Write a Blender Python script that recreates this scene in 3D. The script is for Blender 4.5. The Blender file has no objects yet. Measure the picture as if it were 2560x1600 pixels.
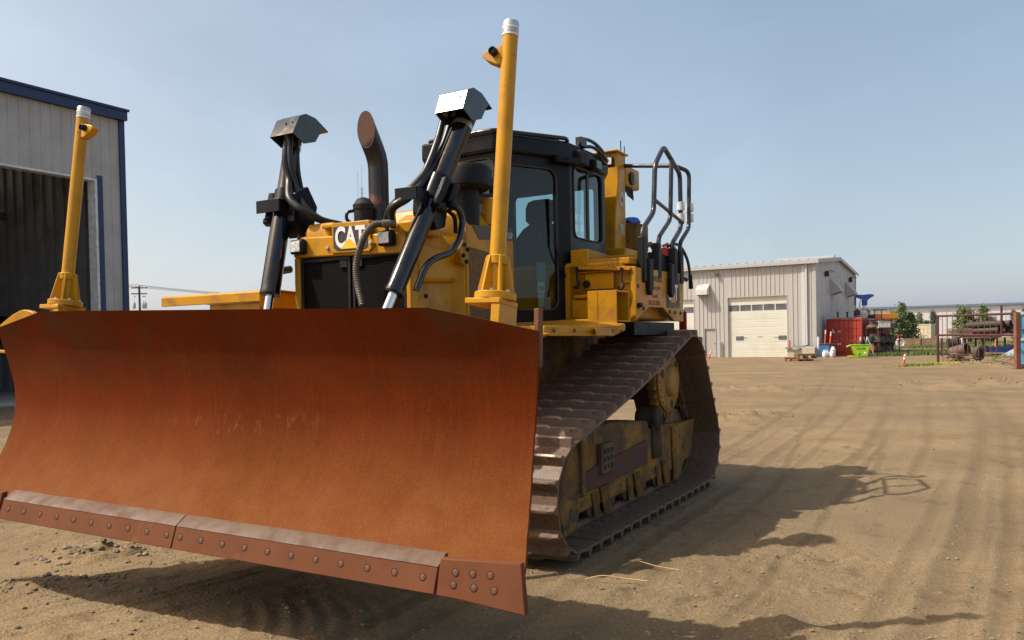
import bpy, math, random
import numpy as np
from mathutils import Vector, Matrix
R = math.radians
random.seed(7)
rng = np.random.default_rng(11)
scene = bpy.context.scene
col = scene.collection

# ------------------------------------------------------------ camera
cd = bpy.data.cameras.new('camera')
cam = bpy.data.objects.new('camera', cd); col.objects.link(cam)
cd.sensor_width = 36.0; cd.lens = 28.125; cd.clip_end = 6000; cd.clip_start = 0.05
cd.shift_y = 0.0328
pitch, roll = R(-1.0), 0.02
fw = Vector((0, math.cos(pitch), math.sin(pitch))); rt = Vector((1, 0, 0)); up = rt.cross(fw)
ix = rt * math.cos(roll) - up * math.sin(roll); iy = rt * math.sin(roll) + up * math.cos(roll)
cam.matrix_world = Matrix(((ix.x, iy.x, -fw.x, 0), (ix.y, iy.y, -fw.y, 0), (ix.z, iy.z, -fw.z, 1.6), (0, 0, 0, 1)))
scene.camera = cam
# ------------------------------------------------------------ sky, sun, exposure
SUN_EL, SUN_AZ = R(52), R(-95)          # azimuth from +Y towards +X
world = bpy.data.worlds.new('World'); scene.world = world; world.use_nodes = True
nt = world.node_tree; bg = nt.nodes['Background']
sky = nt.nodes.new('ShaderNodeTexSky'); sky.sky_type = 'NISHITA'; sky.sun_disc = False
sky.sun_elevation = SUN_EL; sky.sun_rotation = SUN_AZ
sky.air_density = 0.7; sky.dust_density = 4.0; sky.ozone_density = 2.0; sky.altitude = 300
tn = nt.nodes.new('ShaderNodeMix'); tn.data_type = 'RGBA'; tn.blend_type = 'MULTIPLY'; tn.inputs[0].default_value = 1; tn.inputs[7].default_value = (1.08, .84, .55, 1)
hz = nt.nodes.new('ShaderNodeMix'); hz.data_type = 'RGBA'; hz.blend_type = 'ADD'; hz.inputs[0].default_value = 1; hz.inputs[7].default_value = (.52, .92, 1.50, 1)   # smoky air: warm scattered light plus an even pale veil
nt.links.new(sky.outputs[0], tn.inputs[6]); nt.links.new(tn.outputs[2], hz.inputs[6]); 
tcw = nt.nodes.new('ShaderNodeTexCoord'); mpw = nt.nodes.new('ShaderNodeMapping'); mpw.inputs['Scale'].default_value = (1.6, 1.0, 2.6); mpw.inputs['Rotation'].default_value = (.3, .5, .2)
nw = nt.nodes.new('ShaderNodeTexNoise'); nw.inputs['Scale'].default_value = 1.6; nw.inputs['Detail'].default_value = 7; nw.inputs['Roughness'].default_value = .55; nw.inputs['Distortion'].default_value = .6
rw = nt.nodes.new('ShaderNodeMapRange'); rw.inputs[1].default_value = .42; rw.inputs[2].default_value = .78; rw.inputs[3].default_value = 1.0; rw.inputs[4].default_value = 1.16      # faint high cloud wisps
nt.links.new(tcw.outputs['Generated'], mpw.inputs[0]); nt.links.new(mpw.outputs[0], nw.inputs[0]); nt.links.new(nw.outputs[0], rw.inputs[0])
wz = nt.nodes.new('ShaderNodeMix'); wz.data_type = 'RGBA'; wz.blend_type = 'MULTIPLY'; wz.inputs[0].default_value = 1; cw = nt.nodes.new('ShaderNodeCombineColor')
for i in range(3): nt.links.new(rw.outputs[0], cw.inputs[i])
sz = nt.nodes.new('ShaderNodeSeparateXYZ'); nt.links.new(tcw.outputs['Generated'], sz.inputs[0])
hr = nt.nodes.new('ShaderNodeMapRange'); hr.interpolation_type = 'SMOOTHSTEP'; hr.inputs[1].default_value = -.02; hr.inputs[2].default_value = .13; hr.inputs[3].default_value = 1; hr.inputs[4].default_value = 0; nt.links.new(sz.outputs[2], hr.inputs[0])
ha_ = nt.nodes.new('ShaderNodeMix'); ha_.data_type = 'RGBA'; ha_.blend_type = 'ADD'; ha_.inputs[7].default_value = (.62, .58, .66, 1)      # smoke is thickest low over the ground
nt.links.new(hr.outputs[0], ha_.inputs[0]); nt.links.new(hz.outputs[2], ha_.inputs[6]); nt.links.new(ha_.outputs[2], wz.inputs[6]); nt.links.new(cw.outputs[0], wz.inputs[7]); nt.links.new(wz.outputs[2], bg.inputs[0]); bg.inputs[1].default_value = 0.15
sd = bpy.data.lights.new('sun', 'SUN'); sd.energy = 3.9; sd.angle = R(0.6); sd.color = (1.0, 0.93, 0.82)
sun = bpy.data.objects.new('sun', sd); col.objects.link(sun)
sdir = Vector((math.sin(SUN_AZ) * math.cos(SUN_EL), math.cos(SUN_AZ) * math.cos(SUN_EL), math.sin(SUN_EL)))
sun.rotation_euler = sdir.to_track_quat('Z', 'Y').to_euler(); sun.location = (-30, -5, 40)
scene.view_settings.view_transform = 'Standard'; scene.view_settings.look = 'None'
scene.view_settings.exposure = 0.42; scene.view_settings.gamma = 1.0
scene.cycles.max_bounces = 6; scene.cycles.transparent_max_bounces = 12

# ------------------------------------------------------------ materials
MATS = {}
def M(name, c, rough=.6, metal=0., c2=None, scale=4., lo=.42, hi=.62, stretch=(1, 1, 1), bump=0., bscale=60., bstretch=None,
      c3=None, scale3=14., lo3=.58, hi3=.66, spec=.5, detail=8, rv=0.12):
    if name in MATS: return MATS[name]
    m = bpy.data.materials.new(name); m.use_nodes = True; MATS[name] = m
    t = m.node_tree; N = t.nodes; L = t.links; b = N['Principled BSDF']
    b.inputs['Base Color'].default_value = (*c, 1); b.inputs['Roughness'].default_value = rough
    b.inputs['Metallic'].default_value = metal; b.inputs['Specular IOR Level'].default_value = spec
    tc = N.new('ShaderNodeTexCoord')
    def noise(sc, st, det=detail, ro=.6):
        mp = N.new('ShaderNodeMapping'); mp.inputs['Scale'].default_value = st; L.new(tc.outputs['Object'], mp.inputs[0])
        n = N.new('ShaderNodeTexNoise'); n.inputs['Scale'].default_value = sc; n.inputs['Detail'].default_value = det; n.inputs['Roughness'].default_value = ro
        L.new(mp.outputs[0], n.inputs[0]); return n.outputs[0]
    def ramp(src, lo, hi):
        r = N.new('ShaderNodeMapRange'); r.inputs[1].default_value = lo; r.inputs[2].default_value = hi; L.new(src, r.inputs[0]); return r.outputs[0]
    cur = None
    if c2:
        f = ramp(noise(scale, stretch), lo, hi)
        mx = N.new('ShaderNodeMix'); mx.data_type = 'RGBA'; L.new(f, mx.inputs[0]); mx.inputs[6].default_value = (*c, 1); mx.inputs[7].default_value = (*c2, 1)
        cur = mx.outputs[2]
        rr = N.new('ShaderNodeMapRange'); rr.inputs[3].default_value = max(.05, rough - rv); rr.inputs[4].default_value = min(1, rough + rv); L.new(f, rr.inputs[0]); L.new(rr.outputs[0], b.inputs['Roughness'])
    if c3:
        f = ramp(noise(scale3, (1, 1, 1), 10, .65), lo3, hi3)
        mx = N.new('ShaderNodeMix'); mx.data_type = 'RGBA'; L.new(f, mx.inputs[0])
        if cur: L.new(cur, mx.inputs[6])
        else: mx.inputs[6].default_value = (*c, 1)
        mx.inputs[7].default_value = (*c3, 1); cur = mx.outputs[2]
    if cur: L.new(cur, b.inputs['Base Color'])
    if bump:
        bp = N.new('ShaderNodeBump'); bp.inputs['Strength'].default_value = bump; bp.inputs['Distance'].default_value = .02
        L.new(noise(bscale, bstretch or (1, 1, 1), 6), bp.inputs['Height']); L.new(bp.outputs[0], b.inputs['Normal'])
    return m
yellow = M('machine_yellow', (.50, .235, .005), .48, spec=.25, c2=(.36, .157, .010), scale=2.6, lo=.5, hi=.75, c3=(.22, .118, .036), scale3=5, lo3=.50, hi3=.74, bump=.06, bscale=90)
yellow_dirty = M('dirty_yellow', (.30, .155, .028), .8, spec=.15, c2=(.13, .08, .045), scale=3.2, lo=.40, hi=.60, c3=(.09, .06, .045), scale3=7, lo3=.52, hi3=.62, bump=.25, bscale=50)
yellow_pole = M('mast_yellow', (.52, .255, .006), .45, spec=.3, c2=(.40, .185, .010), scale=5, lo=.45, hi=.7, c3=(.29, .145, .034), scale3=16, lo3=.58, hi3=.70, bump=.05, bscale=120)
black = M('black_paint', (.0065, .0075, .010), .42, c2=(.020, .018, .017), scale=5, lo=.5, hi=.72, bump=.05, spec=.18)
black_matte = M('black_plastic', (.008, .008, .009), .65, c2=(.024, .021, .019), scale=6, lo=.5, hi=.75, spec=.25)
cyl_black = M('cylinder_black', (.006, .008, .013), .22, c2=(.022, .019, .018), scale=7, lo=.5, hi=.72, spec=.6)
rubber = M('hose_rubber', (.011, .011, .011), .5, c2=(.055, .046, .03), scale=9, lo=.5, hi=.75)
chrome = M('chrome', (.75, .76, .78), .12, 1.0)
steel = M('bare_steel', (.42, .42, .42), .35, .9, c2=(.25, .24, .22), scale=12)
galv = M('galvanised', (.52, .53, .53), .45, .6, c2=(.35, .36, .36), scale=25)
shoe_m = M('track_steel', (.125, .078, .052), .65, .05, c2=(.20, .13, .085), scale=6, lo=.42, hi=.60, c3=(.06, .04, .03), scale3=11, lo3=.55, hi3=.65, bump=.25, bscale=60)
worn = M('worn_steel', (.36, .265, .20), .45, .3, c2=(.22, .14, .10), scale=9, bump=.1)
rust = M('rust', (.20, .075, .03), .8, c2=(.10, .04, .022), scale=6, bump=.3)
rust_dark = M('rust_dark', (.075, .033, .022), .9, c2=(.115, .05, .028), scale=5, bump=.15)
white_p = M('white_paint', (.72, .72, .70), .5, c2=(.55, .55, .53), scale=6)
red_p = M('red_paint', (.55, .02, .015), .4)
orange_p = M('orange_plastic', (.72, .10, .03), .5, c2=(.55, .08, .03), scale=4)
dark = M('dark_void', (.012, .012, .012), .9)
lens = M('lamp_lens', (.72, .72, .68), .2, c2=(.42, .42, .40), scale=40)
decal_black = M('decal_black', (.028, .027, .028), .45)
decal_grey = M('decal_grey', (.10, .085, .06), .5)
decal_white = M('decal_white', (.78, .78, .76), .45)
decal_yellow = M('decal_yellow', (.75, .50, .02), .45)
decal_red = M('decal_red', (.42, .05, .02), .5)
seat_m = M('seat_fabric', (.022, .024, .028), .85)
def glass_mat():
    m = bpy.data.materials.new('tinted_glass'); m.use_nodes = True; t = m.node_tree; N = t.nodes; L = t.links
    N.remove(N['Principled BSDF']); o = N['Material Output']
    tr = N.new('ShaderNodeBsdfTransparent'); tr.inputs[0].default_value = (.56, .72, .74, 1)
    gl = N.new('ShaderNodeBsdfGlossy'); gl.inputs[0].default_value = (1, 1, 1, 1); gl.inputs[1].default_value = .03
    fr = N.new('ShaderNodeFresnel'); fr.inputs[0].default_value = 1.5
    mx = N.new('ShaderNodeMixShader'); L.new(fr.outputs[0], mx.inputs[0]); L.new(tr.outputs[0], mx.inputs[1]); L.new(gl.outputs[0], mx.inputs[2]); L.new(mx.outputs[0], o.inputs[0])
    return m
glass = glass_mat()
def grille_mat():
    m = M('grille_mesh', (.014, .014, .015), .85, spec=.05); t = m.node_tree; N = t.nodes; L = t.links; b = N['Principled BSDF']
    tc = N.new('ShaderNodeTexCoord'); sp = N.new('ShaderNodeSeparateXYZ'); L.new(tc.outputs['Object'], sp.inputs[0])
    def math_(op, a, bb):
        n = N.new('ShaderNodeMath'); n.operation = op
        for i, q in enumerate((a, bb)):
            if isinstance(q, (int, float)): n.inputs[i].default_value = q
            else: L.new(q, n.inputs[i])
        return n.outputs[0]
    p = .022
    def dots(oy, oz):
        y = math_('SUBTRACT', math_('FRACT', math_('ADD', math_('DIVIDE', sp.outputs[1], p), oy), 0), .5)
        z = math_('SUBTRACT', math_('FRACT', math_('ADD', math_('DIVIDE', sp.outputs[2], p * 1.732), oz), 0), .5)
        z = math_('MULTIPLY', z, 1.732)
        return math_('LESS_THAN', math_('ADD', math_('MULTIPLY', y, y), math_('MULTIPLY', z, z)), .155)
    hole = math_('MAXIMUM', dots(0., 0.), dots(.5, .5))
    mx = N.new('ShaderNodeMix'); mx.data_type = 'RGBA'; L.new(hole, mx.inputs[0]); mx.inputs[6].default_value = (.016, .015, .014, 1); mx.inputs[7].default_value = (.0025, .0025, .0025, 1)
    L.new(mx.outputs[2], b.inputs['Base Color'])
    return m
grille_m = grille_mat()

# ------------------------------------------------------------ mesh helpers
class MB:
    def __init__(s): s.v = []; s.f = []
    def add(s, vs, fs):
        o = len(s.v); s.v += [tuple(p) for p in vs]; s.f += [tuple(i + o for i in f) for f in fs]; return s
    def box(s, c, d, rot=None):
        vs = []
        for x in (-.5, .5):
            for y in (-.5, .5):
                for z in (-.5, .5):
                    p = Vector((x * d[0], y * d[1], z * d[2]))
                    if rot is not None: p = rot @ p
                    vs.append(p + Vector(c))
        return s.add(vs, [(0, 1, 3, 2), (4, 6, 7, 5), (0, 4, 5, 1), (2, 3, 7, 6), (0, 2, 6, 4), (1, 5, 7, 3)])
    def bb(s, a, b):
        return s.box([(a[i] + b[i]) / 2 for i in range(3)], [abs(b[i] - a[i]) for i in range(3)])
    def prism(s, poly, axis, a, b):
        n = len(poly)
        def P(q, h): return {'x': (h, q[0], q[1]), 'y': (q[0], h, q[1]), 'z': (q[0], q[1], h)}[axis]
        vs = [P(q, a) for q in poly] + [P(q, b) for q in poly]
        return s.add(vs, [tuple(range(n))[::-1], tuple(range(n, 2 * n))] + [(i, (i + 1) % n, n + (i + 1) % n, n + i) for i in range(n)])
    def loft(s, rings, close=True, caps=True):
        n = len(rings[0]); vs = [p for r in rings for p in r]; fs = []
        for k in range(len(rings) - 1):
            for i in range(n if close else n - 1):
                j = (i + 1) % n; fs.append((k * n + i, k * n + j, (k + 1) * n + j, (k + 1) * n + i))
        if caps and close: fs += [tuple(range(n))[::-1], tuple(range((len(rings) - 1) * n, len(rings) * n))]
        return s.add(vs, fs)
    def tube(s, pts, r, n=12, rad=None, caps=True):
        pts = [Vector(p) for p in pts]; rings = []; prev = None
        for i, p in enumerate(pts):
            d = (pts[min(i + 1, len(pts) - 1)] - pts[max(i - 1, 0)]).normalized()
            if prev is None:
                a = Vector((0, 0, 1)) if abs(d.z) < .9 else Vector((1, 0, 0)); x = d.cross(a).normalized()
            else: x = (prev - d * prev.dot(d)).normalized()
            prev = x; y = d.cross(x); rr = rad[i] if rad else r
            rings.append([p + x * math.cos(2 * math.pi * k / n) * rr + y * math.sin(2 * math.pi * k / n) * rr for k in range(n)])
        return s.loft(rings, True, caps)
    def cyl(s, a, b, r, r2=None, n=20): return s.tube([a, b], r, n, [r, r if r2 is None else r2])
    def lathe(s, prof, o=(0, 0, 0), ax=(0, 0, 1), n=24):
        o = Vector(o); d = Vector(ax).normalized(); a = Vector((0, 0, 1)) if abs(d.z) < .9 else Vector((1, 0, 0)); x = d.cross(a).normalized(); y = d.cross(x)
        rings = [[o + d * h + x * math.cos(2 * math.pi * k / n) * max(r, 1e-4) + y * math.sin(2 * math.pi * k / n) * max(r, 1e-4) for k in range(n)] for r, h in prof]
        return s.loft(rings)
    def obj(s, name, mat, parent=None, bevel=0., seg=2, smooth=True, loc=None, ang=38):
        me = bpy.data.meshes.new(name); me.from_pydata(s.v, [], s.f); me.update()
        for m in (mat if isinstance(mat, (list, tuple)) else [mat]): me.materials.append(m)
        import bmesh
        bm = bmesh.new(); bm.from_mesh(me); bmesh.ops.recalc_face_normals(bm, faces=bm.faces); bm.to_mesh(me); bm.free()
        if smooth:
            me.polygons.foreach_set('use_smooth', [True] * len(me.polygons)); me.set_sharp_from_angle(angle=R(ang))
        o = bpy.data.objects.new(name, me); col.objects.link(o)
        if parent: o.parent = parent
        if loc: o.location = loc
        if bevel:
            b = o.modifiers.new('bevel', 'BEVEL'); b.width = bevel; b.segments = seg; b.limit_method = 'ANGLE'; b.angle_limit = R(40); b.harden_normals = False
        return o
def fillet(pts, r=.06, k=5):
    pts = [Vector(p) for p in pts]; out = [pts[0]]
    for i in range(1, len(pts) - 1):
        a, b, c = pts[i - 1], pts[i], pts[i + 1]; q = min(r, (a - b).length * .45, (c - b).length * .45)
        p0 = b + (a - b).normalized() * q; p1 = b + (c - b).normalized() * q
        for t in range(k + 1):
            u = t / k; out.append(p0 * (1 - u) ** 2 + b * 2 * u * (1 - u) + p1 * u * u)
    return out + [pts[-1]]
def spline(pts, k=8):
    P = [Vector(p) for p in pts]; P = [P[0] * 2 - P[1]] + P + [P[-1] * 2 - P[-2]]; out = []
    for i in range(1, len(P) - 2):
        for t in range(k):
            u = t / k; a, b, c, d = P[i - 1:i + 3]
            out.append(.5 * (2 * b + (c - a) * u + (2 * a - 5 * b + 4 * c - d) * u * u + (3 * b - a - 3 * c + d) * u ** 3))
    return out + [P[-2]]
def many(name, mb, mat, parent, places):
    first = None                                   # one mesh, one object per place
    for loc, ax in places:
        if first is None: o = first = mb.obj(name, mat, parent)
        else: o = first.copy(); col.objects.link(o); o.parent = parent
        o.matrix_local = Matrix.Translation(loc) @ Vector(ax).to_track_quat('Z', 'Y').to_matrix().to_4x4()
    return first
def tag(o, label=None, cat=None, group=None, kind=None):
    for k, v in (('label', label), ('category', cat), ('group', group), ('kind', kind)):
        if v: o[k] = v
    return o
def thing(name, label, cat, loc=(0, 0, 0), rotz=0., group=None):
    o = bpy.data.objects.new(name, None); col.objects.link(o); o.location = loc; o.rotation_euler = (0, 0, rotz); o.empty_display_size = .3
    return tag(o, label, cat, group)
def copy_tree(o, parent=None):
    c = o.copy(); col.objects.link(c)
    if parent: c.parent = parent
    for ch in list(o.children): copy_tree(ch, c)
    return c
LETTERS = {}
for body, bold in (('CAT', .035), ('LGP', -.02), ('IRONWORKS', .02), ('Machinery Ltd', .015), ('Rentals', .015), ('780-955-2696', .01), ('453-5082', .02)):
    cu = bpy.data.curves.new('lettering', 'FONT'); cu.body = body; cu.size = 1; cu.extrude = .001; cu.offset = bold; cu.align_x = 'CENTER'; cu.align_y = 'CENTER'
    t = bpy.data.objects.new('lettering', cu); col.objects.link(t); dg = bpy.context.evaluated_depsgraph_get(); dg.update()
    LETTERS[body] = bpy.data.meshes.new_from_object(t.evaluated_get(dg)); bpy.data.objects.remove(t)
def text(name, body, size, mat, parent, mtx, extrude=.002, sx=1., bold=0., center=True):
    me = LETTERS[body].copy(); me.transform(Matrix.Diagonal((size, size, 1, 1)))
    me.materials.clear(); me.materials.append(mat); me.name = name
    o = bpy.data.objects.new(name, me); col.objects.link(o)
    if parent: o.parent = parent
    o.matrix_local = mtx @ Matrix.Diagonal((sx, 1, 1, 1))
    return o
def basis(xa, ya, loc):
    xa = Vector(xa).normalized(); ya = Vector(ya).normalized(); za = xa.cross(ya)
    return Matrix(((xa.x, ya.x, za.x, loc[0]), (xa.y, ya.y, za.y, loc[1]), (xa.z, ya.z, za.z, loc[2]), (0, 0, 0, 1)))
def hole_panel(mb, c, hole, rad=.06, t=.03, nrm=None, n=32):
    """panel between four corners c (BL,BR,TR,TL) with a rounded hole (u0,v0,u1,v1 in 0..1); returns hole outline (front)"""
    BL, BR, TR, TL = [Vector(p) for p in c]
    W = ((BR - BL).length + (TR - TL).length) / 2; H = ((TL - BL).length + (TR - BR).length) / 2
    def P(u, v): return BL * (1 - u) * (1 - v) + BR * u * (1 - v) + TR * u * v + TL * (1 - u) * v
    nn = nrm or (BR - BL).cross(TL - BL).normalized()
    u0, v0, u1, v1 = hole; cu, cv = (u0 + u1) / 2, (v0 + v1) / 2; inner = []; outer = []
    ru, rv = rad / W, rad / H
    for (qx, qy, a0) in ((u1 - ru, v0 + rv, -90), (u1 - ru, v1 - rv, 0), (u0 + ru, v1 - rv, 90), (u0 + ru, v0 + rv, 180)):
        for k in range(n // 4):
            a = R(a0 + 90 * k / (n // 4 - 1)); inner.append((qx + ru * math.cos(a), qy + rv * math.sin(a)))
    m = n // 4
    corners = [(1, 0), (1, 1), (0, 1), (0, 0)]
    for q in range(4):
        for k in range(m):
            cx, cy = corners[q]; f = k / (m - 1) - .5
            iu, iv = inner[q * m + k]
            if q == 0: o = (1 + min(f, 0) * 2 * (1 - u1 + ru), max(f, 0) * 2 * (v0 + rv))
            elif q == 1: o = (1 - max(f, 0) * 2 * (1 - u1 + ru), 1 + min(f, 0) * 2 * (1 - v1 + rv))
            elif q == 2: o = (-min(f, 0) * 2 * (u0 + ru), 1 - max(f, 0) * 2 * (1 - v1 + rv))
            else: o = (max(f, 0) * 2 * (u0 + ru), -min(f, 0) * 2 * (v0 + rv))
            outer.append(o)
    N_ = len(inner); A = [P(*q) for q in outer]; B = [P(*q) for q in inner]
    vs = A + B + [p - nn * t for p in A] + [p - nn * t for p in B]; fs = []
    for i in range(N_):
        j = (i + 1) % N_
        fs += [(i, j, N_ + j, N_ + i), (2 * N_ + i, 3 * N_ + i, 3 * N_ + j, 2 * N_ + j), (N_ + i, N_ + j, 3 * N_ + j, 3 * N_ + i), (i, 2 * N_ + i, 2 * N_ + j, j)]
    mb.add(vs, fs)
    return B, nn
# ------------------------------------------------------------ ground
def vnoise(x, y, seed):
    xi = np.floor(x).astype(np.int64); yi = np.floor(y).astype(np.int64); fx = x - xi; fy = y - yi
    fx = fx * fx * (3 - 2 * fx); fy = fy * fy * (3 - 2 * fy)
    def h(a, b):
        n = (a * 374761393 + b * 668265263 + seed * 144665) & 0x7fffffff
        n = ((n ^ (n >> 13)) * 1274126177) & 0x7fffffff
        n = (n ^ (n >> 16)) & 0xffff
        return n / 32768.0 - 1
    return (h(xi, yi) * (1 - fx) + h(xi + 1, yi) * fx) * (1 - fy) + (h(xi, yi + 1) * (1 - fx) + h(xi + 1, yi + 1) * fx) * fy
def fbm(x, y, seed, o=4, g=.5):
    s = 0; a = 1
    for k in range(o): s = s + a * vnoise(x * 2 ** k, y * 2 ** k, seed + k); a *= g
    return s
def sstep(a, b, x): t = np.clip((x - a) / (b - a), 0, 1); return t * t * (3 - 2 * t)
TRK = None
def ground_h(x, y):
    r = np.hypot(x, y); near = 1 / (1 + (r / 14) ** 2)
    fl = sstep(2.4, 5.0, np.hypot(x + .16, y - 7.76))
    h = fl * .035 * fbm(x * .25, y * .25, 3, 3) * (1 - sstep(25, 45, r)) + .006 * fbm(x * 2.2, y * 2.2, 17, 4) * (.2 + near) * (1 - sstep(14, 30, r)) + .0028 * fbm(x * 11, y * 11, 19, 3) * (.25 + near)
    rough = sstep(.05, .55, fbm(x * .55 + 3, y * .55, 29, 3))
    h += rough * (.018 * np.abs(fbm(x * 5, y * 5, 41, 3)) + .008 * fbm(x * 19, y * 19, 53, 2)) * (.15 + near) * (1 - sstep(14, 30, r))
    # sweeping wheel tracks in the open yard
    for k, (x0, b, c, w, d) in enumerate([(-1.15, .60, -.004, .08, .010), (-.85, .60, -.004, .05, .008), (-.35, .61, -.0045, .08, .010), (.15, .61, -.0045, .06, .008), (.62, .63, -.005, .09, .012), (.90, .63, -.005, .05, .008), (1.35, .65, -.0055, .07, .010), (1.72, .67, -.006, .06, .009), (2.02, .68, -.0065, .10, .014), (2.38, .68, -.0065, .06, .010), (2.62, .68, -.0065, .08, .012), (3.3, .66, -.006, .08, .010), (3.7, .66, -.006, .06, .009), (4.6, .64, -.006, .08, .010), (5.3, .62, -.0055, .08, .009), (1.0, .40, .002, .05, .007), (1.9, .44, .001, .05, .007)]):
        cx = x0 + b * (y - 4) + c * (y - 4) ** 2 * np.where(y < 60, 1, 0) + .07 * vnoise(y * .35, y * 0 + k, 71) + .015 * vnoise(y * 2.2, y * 0 + k, 73)
        q = (x - cx) / w; tread = 1 + .45 * np.sign(np.sin(y * 2 * np.pi / .09 + np.abs(q) * 2)) * np.exp(-q * q)
        on = sstep(-.75, .15, vnoise(y * .16, y * 0 + 9 * k, 77)) * sstep(2.6, 3.6, y) * (1 - sstep(20, 40, y)) * .8
        h += on * (-d * np.exp(-q ** 4) * tread + d * .9 * np.exp(-((np.abs(q) - 1.45) / .4) ** 2))
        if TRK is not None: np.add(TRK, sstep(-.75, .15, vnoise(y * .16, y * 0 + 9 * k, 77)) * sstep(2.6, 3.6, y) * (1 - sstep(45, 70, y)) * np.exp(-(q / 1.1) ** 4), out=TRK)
    # wheel tracks crossing the near left corner
    lm = (1 - sstep(-1.3, -.6, x)) * (1 - sstep(6.2, 7.2, y))
    for k, (s0, w, d) in enumerate([(4.48, .030, .014), (4.60, .030, .014), (4.95, .05, .009), (5.12, .03, .008), (5.5, .06, .009), (5.75, .03, .007), (4.05, .05, .010), (3.7, .05, .010), (6.2, .05, .008)]):
        s = y - 1.03 * (x + 2.87) - .03 * np.sin(x * 3 + k); q = (s - s0) / w
        h += lm * (-d * np.exp(-q * q) + .6 * d * np.exp(-((np.abs(q) - 1.6) / .5) ** 2)) * (1 + .4 * np.sin((x + y) * 2 * np.pi / .07))
    # lug prints in the foreground and crawler bar arcs in the shade of the blade
    m = np.exp(-((x + 1.15) / .55) ** 4) * np.exp(-((y - 4.72) / .32) ** 4)
    h += m * .011 * np.tanh(2.2 * np.sin(2 * np.pi * (x + .35 * y + .10 * np.abs(y - 4.7)) / .135))
    r1 = np.hypot(x + .10, y - 4.55); m = np.exp(-((x + .50) / .42) ** 4) * np.exp(-((y - 5.25) / .30) ** 4)
    h += m * .014 * np.sin(2 * np.pi * r1 / .105)
    m = np.exp(-((x - 1.05) / .55) ** 4) * np.exp(-((y - 4.85) / .28) ** 4)
    h += m * .010 * np.sin(2 * np.pi * (x * .8 - y * .6) / .10) * (.6 + .6 * fbm(x * 4, y * 4, 88, 2))
    # low ridge of pushed soil in front of the near track
    s = (y - 4.82) + .72 * (x - .75) + .06 * np.sin(x * 5)
    h += .050 * np.exp(-(s / .14) ** 2) * sstep(.15, .4, x) * (1 - sstep(1.3, 2.0, x)) * (1 + .7 * fbm(x * 7, y * 7, 91, 3))
    h += .060 * np.exp(-((x + 3.2) / .42) ** 2 - ((y - 6.2) / .22) ** 2) * (1 + .9 * fbm(x * 8, y * 8, 95, 3))
    h += .040 * np.exp(-((x + 3.25) / .35) ** 2 - ((y - 5.4) / .18) ** 2) * (1 + .9 * fbm(x * 9, y * 9, 96, 3))
    h += .030 * np.exp(-((x - 1.75) / .5) ** 2 - ((y - 5.5) / .22) ** 2) * (1 + .9 * fbm(x * 9, y * 9, 93, 3))
    # spoil heap beside the pipe gate
    h += .85 * np.exp(-((x - 24.0) / 1.7) ** 2 - ((y - 36.6) / 1.3) ** 2) * (1 + .25 * fbm(x * 1.5, y * 1.5, 99, 4))
    h += .22 * np.exp(-((x - 21.2) / 2.2) ** 2 - ((y - 35.4) / .9) ** 2) * (1 + .35 * fbm(x * 1.5, y * 1.5, 98, 4))
    h += .16 * np.exp(-((x - 6.9) / 1.6) ** 2 - ((y - 23.) / .8) ** 2) * np.abs(fbm(x * 2, y * 2, 97, 4))
    h += .13 * np.exp(-((x - 4.7) / 1.3) ** 2 - ((y - 15.8 - .3 * (x - 4.7)) / .5) ** 2) * np.abs(fbm(x * 3, y * 3, 94, 4))
    h += .20 * np.exp(-((x - 13.6) / 2.2) ** 2 - ((y - 24.) / 1.6) ** 2) * np.abs(fbm(x * 1.5, y * 1.5, 92, 4))
    # keep the machine and the buildings on level ground
    return h
def axis(lo, hi, f0, f1, step, g):
    a = list(np.arange(f0, f1, step)); s = step; p = f1
    up_ = []
    while p < hi: up_.append(p); s *= g; p += s
    up_.append(hi); s = step; p = f0; dn = []
    while p > lo: s *= g; p -= s; dn.append(max(p, lo))
    return np.array(dn[::-1] + a + up_)
gx = axis(-3000, 3000, -3.8, 4.4, .027, 1.032); gy = axis(-200, 4000, 4.0, 10.5, .026, 1.016)
X, Y = np.meshgrid(gx, gy); TRK = np.zeros_like(X); Z = ground_h(X, Y); RUT_SHADE = np.clip(TRK, 0, 1); TRK = None
nx, ny = len(gx), len(gy)
me = bpy.data.meshes.new('ground'); nv = nx * ny
me.vertices.add(nv); me.vertices.foreach_set('co', np.stack([X, Y, Z], -1).reshape(-1).astype(np.float32))
ii = (np.arange(ny - 1)[:, None] * nx + np.arange(nx - 1)[None, :]).reshape(-1)
q = np.stack([ii, ii + 1, ii + nx + 1, ii + nx], -1).reshape(-1)
nf = len(ii); me.loops.add(nf * 4); me.loops.foreach_set('vertex_index', q.astype(np.int32)); me.polygons.add(nf)
me.polygons.foreach_set('loop_start', (np.arange(nf) * 4).astype(np.int32))
me.polygons.foreach_set('use_smooth', np.ones(nf, bool)); me.update(calc_edges=True)
gm = M('dirt', (.190, .136, .076), .95, c2=(.255, .185, .106), scale=.55, lo=.40, hi=.62, c3=(.12, .079, .040), scale3=2.6, lo3=.56, hi3=.72, spec=.15, bump=.8, bscale=48)
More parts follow.
